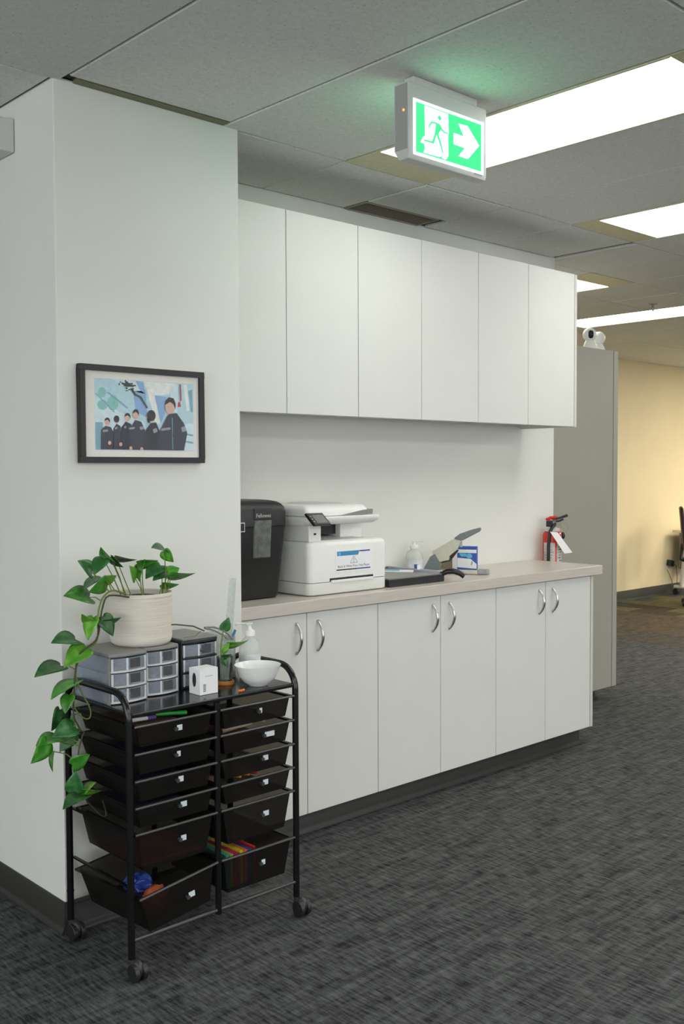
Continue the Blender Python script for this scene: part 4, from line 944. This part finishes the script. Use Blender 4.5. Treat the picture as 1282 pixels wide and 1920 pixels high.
# glass with cutting on a cork coaster
gc = Vector((1.945, 2.633, ST))
t = MB().lathe([(.0, 0), (.029, 0), (.030, .002), (.030, .010), (.028, .012), (.0, .012)], n=26).build('cork_coaster', M['wood'], local=True); t.location = gc; tag(t, 'round cork-brown coaster under the glass with a cutting', 'coaster')
t = thing('glass_vase', 'clear glass tumbler holding a small pothos cutting', 'vase', gc+Vector((0, 0, .0125)))
MB().lathe([(0, .004), (.021, .004), (.025, .075), (.027, .075), (.0235, 0), (0, 0)], n=26).build('glass', M['glass'], t, local=True)
MB().lathe([(0, .006), (.0205, .006), (.0225, .045), (0, .045)], n=20).build('water', M['clear'], t, local=True)

# ---------------------------------------------------------------- pothos
VD = -FW
def leaf_mesh(p0, p1, width, f, roll_sign, bend=.18):
    """heart-shaped leaf blade from stalk end p0 to tip p1; f = how squarely it faces the viewer's side of the room"""
    p0 = Vector(p0); p1 = Vector(p1); ax = (p1-p0); Ln = ax.length; ax.normalize()
    v = (Vector((-.68, -.73, .12)))
    v = (v-ax*v.dot(ax)).normalized(); s = ax.cross(v)
    th = math.acos(max(-1, min(1, f)))*roll_sign; n = v*math.cos(th)+s*math.sin(th); side = n.cross(ax).normalized()
    prof = [(-.10, .20), (-.06, .34), (.05, .46), (.18, .5), (.34, .48), (.52, .40), (.68, .29), (.82, .17), (.92, .08), (1.0, .0)]
    vs = []; fs = []
    def pt(u, wv, e):
        z = -bend*(u-.15)**2*Ln + abs(wv)*.22*width
        return p0+ax*(u*Ln)+side*(wv*width)+n*z
    rows = []
    for i, (u, hw) in enumerate(prof):
        uc = max(u, 0.0)
        r_ = [pt(u, -hw, 1), pt(uc*.5+u*.5, -hw*.5, 0), pt(uc, 0, 0), pt(uc*.5+u*.5, hw*.5, 0), pt(u, hw, 1)]
        rows.append(r_)
    for r_ in rows: vs += r_
    for i in range(len(rows)-1):
        for j in range(4): fs.append((i*5+j, i*5+j+1, (i+1)*5+j+1, (i+1)*5+j))
    b = MB(); b.add(vs, fs); return b
pot_c = Vector((1.697, 2.732, TOP+.001))
plant = thing('potted_pothos', 'trailing pothos in a cream ribbed pot on top of the mini drawer units', 'potted plant', pot_c)
pr = .097; ph = .160
pb = [(0, 0), (pr*.86, 0), (pr*.94, .006), (pr*.985, .02)]
for k in range(40): pb.append((pr*(.985+.015*k/40)+(.0008 if k % 2 else -.0004), .022+(ph-.03)*k/40))
pb += [(pr, ph-.004), (pr*.985, ph), (pr*.94, ph-.002), (pr*.93, ph-.02), (0, ph-.022)]
MB().lathe(pb, n=48).build('pot', M['pot'], plant, local=True, angle=60)
MB().lathe([(pr*.925, ph-.020), (pr*.5, ph-.012), (0, ph-.010)], n=28).build('soil', M['soil'], plant, local=True)
YB = 2.715
L_ = [ # stalk px, tip px, facing, roll, tint, depth of the leaf
 ((172, 1073), (150, 1050), .45, 1, 'd', 2.73), ((194, 1048), (175, 1075), .95, 1, 'd', 2.70), ((210, 1052), (186, 1030), .55, -1, 'n', 2.70), ((208, 1044), (229, 1066), .6, 1, 'd', 2.69),
 ((216, 1043), (256, 1054), .35, 1, 'd', 2.71), ((190, 1083), (154, 1101), .5, 1, 'd', 2.71), ((197, 1090), (170, 1112), .5, -1, 'n', 2.68), ((196, 1087), (219, 1081), .6, 1, 'l', 2.68),
 ((168, 1120), (123, 1112), .55, 1, 'n', 2.70), ((176, 1158), (161, 1199), .85, 1, 'l', 2.67), ((192, 1157), (215, 1192), .7, -1, 'd', 2.66), ((196, 1165), (228, 1161), .45, 1, 'd', 2.66), ((178, 1168), (152, 1156), .6, -1, 'l', 2.68),
 ((141, 1199), (98, 1200), .5, 1, 'd', 2.70), ((161, 1216), (119, 1247), .9, 1, 'l', 2.66), ((114, 1249), (65, 1263), .55, 1, 'd', 2.70), ((142, 1278), (93, 1305), .45, 1, 'n', 2.68),
 ((130, 1304), (120, 1337), .95, 1, 'n', 2.66), ((112, 1331), (100, 1371), .5, -1, 'd', 2.71), ((138, 1341), (141, 1379), .5, 1, 'n', 2.70), ((138, 1363), (101, 1378), .9, 1, 'd', 2.66),
 ((134, 1374), (114, 1409), .9, -1, 'd', 2.68), ((106, 1383), (68, 1394), .5, 1, 'n', 2.69), ((88, 1391), (62, 1433), .6, -1, 'n', 2.68), ((101, 1409), (94, 1447), .5, 1, 'n', 2.70),
 ((135, 1434), (170, 1416), .9, 1, 'n', 2.64), ((140, 1484), (141, 1448), 1., 1, 'd', 2.65), ((159, 1489), (117, 1512), .5, 1, 'd', 2.66), ((155, 1482), (191, 1487), .6, 1, 'l', 2.63), ((160, 1483), (178, 1465), .5, -1, 'l', 2.64),
 ((309, 1031), (286, 1023), .3, 1, 'd', 2.73), ((308, 1033), (324, 1055), .9, 1, 'n', 2.72), ((257, 1056), (298, 1055), .5, 1, 'n', 2.70), ((267, 1054), (257, 1089), .6, 1, 'n', 2.69), ((254, 1085), (246, 1061), .4, 1, 'l', 2.69),
 ((301, 1060), (273, 1081), .9, 1, 'd', 2.73), ((317, 1073), (287, 1084), .7, 1, 'd', 2.71), ((315, 1073), (337, 1066), .9, 1, 'n', 2.69), ((320, 1076), (367, 1080), .35, 1, 'n', 2.70), ((304, 1095), (336, 1099), .5, 1, 'n', 2.69),
]
VINES = [([(240, 1110), (215, 1107), (197, 1116), (188, 1132), (183, 1160), (184, 1185), (179, 1206), (160, 1218), (148, 1240), (142, 1262), (150, 1292), (164, 1318), (170, 1334), (168, 1346), (158, 1347), (146, 1336), (137, 1322)], 2.66),
         ([(236, 1112), (205, 1122), (192, 1140), (188, 1165), (180, 1200), (150, 1225), (141, 1262), (139, 1300), (138, 1340), (146, 1360), (153, 1371), (158, 1372), (154, 1382), (149, 1398), (146, 1418), (138, 1436), (142, 1460), (152, 1486), (172, 1512), (192, 1530), (199, 1526), (192, 1500)], 2.655)]
vine_pts = []
for k, (pp, Yv) in enumerate(VINES):
    base = [at(x, y, Yv) for x, y in pp]
    base[0] = Vector((pot_c.x-.05, pot_c.y-.03-.02*k, pot_c.z+ph-.012)); base[1].z = max(base[1].z, pot_c.z+ph+.008)
    pts = []
    for i in range(len(base)-1):                                # smooth
        p_1, a, c, d_ = base[max(i-1, 0)], base[i], base[i+1], base[min(i+2, len(base)-1)]
        for q in range(4):
            s = q/4; pts.append(.5*((2*a)+(-p_1+c)*s+(2*p_1-5*a+4*c-d_)*s*s+(-p_1+3*a-3*c+d_)*s**3))
    pts.append(base[-1]); vine_pts += pts
    MB().tube(pts, [.0030-.0012*i/len(pts) for i in range(len(pts))], 7).build('vine', M['stem_dark'] if k == 1 else M['stem'], plant)
rng = random.Random(11)
soil_z = pot_c.z+ph-.015
for (b0, b1, f, rs, tint, Yl) in L_:
    p0 = at(*b0, Yl); p1 = at(*b1, Yl-.02)
    if tint == 'l' and f > .8: p1 = at(*b1, Yl-.01)
    Ln = (p1-p0).length
    b = leaf_mesh(p0, p1, max(.045, min(.085, Ln*.85)), f, rs)
    lf = b.build('leaf', {'n': M['leaf'], 'd': M['leaf_dark'], 'l': M['leaf_light']}[tint], plant, angle=80)
    so = lf.modifiers.new('thick', 'SOLIDIFY'); so.thickness = .0006
    if b0[0] > 203 or b0[1] < 1070: tgt = Vector((pot_c.x+max(-.08, min(.08, (p0.x-pot_c.x)*.6)), pot_c.y-.045+rng.uniform(-.02, .02), soil_z))
    else: tgt = min(vine_pts, key=lambda q: (q-p0).length+(.03 if q.z > p0.z+.03 else 0))
    mid = (p0+tgt)/2+Vector((rng.uniform(-.006, .006), rng.uniform(-.004, .004), .012))
    MB().tube([tgt, mid*.55+(tgt*.25+p0*.2), p0], [.0019, .0016, .0013], 6).build('leaf_stalk', M['stem'], plant)
MB().tube([at(312, 1172, 2.66), at(329, 1171, 2.66), at(362, 1174, 2.65), at(383, 1183, 2.64)], .0022, 6).build('vine', M['stem_dark'], plant)
MB().tube([at(376, 1184, 2.645), at(365, 1193, 2.64), at(345, 1196, 2.63)], .0014, 6).build('vine', M['stem'], plant)

cut = thing('pothos_cutting', 'young pothos cutting standing in the glass tumbler', 'plant cutting', gc+Vector((0, 0, .02)))
YC = 2.633
g0 = gc+Vector((-.006, -.004, .022))
st1 = [g0, at(415, 1235, YC), at(414, 1215, YC), at(416, 1195, YC), at(419, 1180, YC)]
MB().tube(st1, .0022, 7).build('stem', M['stem'], cut)
MB().tube([g0+Vector((.008, 0, 0)), at(427, 1240, YC), at(421, 1228, YC), at(416, 1220, YC)], .0016, 7).build('stem', M['stem'], cut)
for b0, b1, f, tint in (((419, 1180), (430, 1159), .9, 'd'), ((426, 1207), (469, 1208), .5, 'l'), ((416, 1221), (433, 1205), .55, 'l'), ((415, 1231), (436, 1230), .6, 'd'), ((416, 1234), (421, 1250), .5, 'n')):
    p0 = at(*b0, YC-.003); p1 = at(*b1, YC-.02); Ln = (p1-p0).length
    lf = leaf_mesh(p0, p1, max(.03, min(.05, Ln*.9)), f, 1, bend=.3).build('leaf', {'n': M['leaf'], 'd': M['leaf_dark'], 'l': M['leaf_light']}[tint], cut, angle=80)
    lf.modifiers.new('thick', 'SOLIDIFY').thickness = .0006
MB().tube([at(416, 1220, YC), at(420, 1212, YC-.003), at(426, 1207, YC-.004)], .0014, 6).build('stem', M['stem'], cut)

# acrylic caddy with ruler and pen, sanitizer behind the bowl
ac = (1.955, 2.035, 2.695, 2.765)
t = thing('acrylic_caddy', 'clear acrylic caddy behind the cutting holding a ruler and pen', 'caddy', (1.995, 2.73, ST))
b = MB(); x0, x1, y0, y1 = ac
b.box(x0, x1, y0, y0+.002, ST, ST+.125).box(x0, x1, y1-.002, y1, ST, ST+.15).box(x0, x0+.002, y0, y1, ST, ST+.135).box(x1-.002, x1, y0, y1, ST, ST+.135).box(x0, x1, y0, y1, ST, ST+.002)
b.build('walls', M['clear'], t)
ra, rb_ = Vector((2.010, 2.716, ST+.004)), at(436, 1084, 2.785)
dr_ = (rb_-ra).normalized(); sd = dr_.cross(Vector((-.68, -.73, 0))).normalized(); nn = dr_.cross(sd).normalized()
Lr = (rb_-ra).length
t = thing('ruler', 'clear acrylic ruler standing in the caddy, leaning to the wall', 'ruler', ra)
MB().obox((ra+rb_)/2, dr_, sd, nn, Lr/2, .0125, .001).build('blade', M['clear'], t)
b = MB(); k = int(Lr/.005)
fn = nn if nn.dot(Vector((-1, -1, 0))) > 0 else -nn
for i in range(2, k-1):
    q = ra+dr_*(i*.005)+fn*.0013; l_ = .010 if i % 5 == 0 else .006
    b.poly([q+sd*.012, q+sd*.012+dr_*.0007, q+sd*(.012-l_)+dr_*.0007, q+sd*(.012-l_)])
b.build('markings', M['greyink'], t, smooth=False)
pa = Vector((1.995, 2.735, ST+.004)); pb_ = at(441, 1181, 2.735)
stick('ballpoint_pen', 'blue ballpoint pen standing in the clear caddy', 'pen', pa, pb_, .0042, M['paper'], M['blue'])
b = MB(); hb = [at(383, 1177, 2.74), at(400, 1176, 2.735), at(415, 1180, 2.725), at(427, 1188, 2.712), at(436, 1198, 2.705)]
b.tube(hb, .0035, 8); b.tube([at(384, 1178, 2.735), at(402, 1182, 2.725), at(417, 1190, 2.712), at(428, 1198, 2.70)], .003, 8)
t = b.build('cable_loop', M['grey_plastic']); tag(t, 'grey cable looped over the black mini unit and the caddy', 'cable')
t = bottle('sanitizer_bottle', 'clear pump sanitizer bottle on the cart behind the white bowl', (2.066, 2.658, ST), .036, .185, labm); t.rotation_euler.z = math.radians(-40)

# ================================================================== far right: desk, chair, outlet
t = thing('desk', 'cream-topped desk with grey legs at the far yellow wall', 'desk', (11.5, 5.68, 0))
MB().box(10.785, 12.4, 5.40, 5.95, .722, .752).build('top', M['desk_top'], t, bev=.002)
MB().box(10.86, 12.3, 5.88, 5.90, .30, .72).build('modesty_panel', M['desk_grey'], t)
for x in (10.85, 12.3):
    b = MB().tube([(x, 5.86, .10), (x, 5.80, .722)], .026, 10).tube([(x, 5.95, .09), (x, 5.42, .09)], .022, 10); lg = b.build('leg', M['white_shade'], t)
    for y in (5.93, 5.45): MB().cyl((x-.018, y, .034), (x+.018, y, .034), .034, 16).box(x-.012, x+.012, y-.015, y+.015, .034, .09).build('caster', M['black'], lg)
ch = Vector((10.15, 5.20, 0)); t = thing('office_chair', 'black office chair back at the right edge in front of the desk', 'chair', ch, math.radians(-60))
MB().box(-.23, .25, -.24, .24, .44, .52).build('seat', M['chair_black'], t, local=True, bev=.03)
b = MB(); b.prism([(-.235, -.23, .60), (-.205, -.23, .60), (-.245, -.23, 1.05), (-.275, -.23, 1.05)], (0, .46, 0)); b.build('backrest', M['chair_black'], t, local=True, bev=.012)
b = MB(); b.prism([(-.24, -.225, .61), (-.235, -.225, .61), (-.275, -.225, 1.04), (-.281, -.225, 1.04)], (0, .45, 0)); b.build('back_shell', M['chair_brown'], t, local=True, bev=.002)
MB().tube([(-.20, 0, .47), (-.26, 0, .50), (-.245, 0, .66)], .022, 8).build('back_bracket', M['black'], t, local=True)
MB().cyl((0, 0, .08), (0, 0, .44), .026, 14).build('gas_column', M['black'], t, local=True)
for k in range(5):
    a = 2*math.pi*k/5; u = Vector((math.cos(a), math.sin(a), 0))
    lg = MB().tube([u*.02+Z_*.10, u*.26+Z_*.075], [.024, .016], 8).build('leg', M['black'], t, local=True)
    MB().cyl(u*.26+Vector((-u.y, u.x, 0))*-.022+Z_*.03, u*.26+Vector((-u.y, u.x, 0))*.022+Z_*.03, .03, 14).build('caster', M['black'], lg, local=True)
p = at(1249, 1058, FARY-.004)
t = thing('wall_outlet', 'white wall outlet plate low on the yellow wall', 'outlet', (p.x, FARY-.004, p.z-.06))
MB().box(p.x-.035, p.x+.04, FARY-.006, FARY-.0005, p.z-.075, p.z+.05).build('plate', M['desk_top'], t, bev=.002)
q = at(1255, 1056, FARY-.03)
t = thing('power_adapter', 'black power adapter plugged into the outlet on the yellow wall', 'power adapter', (q.x, FARY-.03, q.z-.03))
MB().obox((q.x+.012, FARY-.034, q.z), Vector((.97, 0, -.24)), Vector((.24, 0, .97)), Vector((0, -1, 0)), .045, .034, .026).build('body', M['black'], t, bev=.006)
e = Vector((q.x+.055, FARY-.034, q.z-.01))
MB().tube([e, e+Vector((.05, -.02, -.02)), e+Vector((.06, -.03, -.15)), e+Vector((.05, -.03, -.28)), e+Vector((.10, -.05, -.33)), e+Vector((.2, -.06, -.25)), e+Vector((.22, -.06, .05)), e+Vector((.2, -.06, .25))], .004, 6).build('cord', M['black'], t)
t = MB().tube([(q.x-.02, FARY-.012, q.z-.075), (q.x-.01, FARY-.03, q.z-.12), (q.x+.05, FARY-.03, q.z-.2), (q.x+.10, FARY-.02, q.z-.30), (q.x+.16, FARY-.03, .02)], .004, 6).build('charging_cable', M['desk_grey']); tag(t, 'thin grey cord hanging below the outlet on the yellow wall', 'cord')
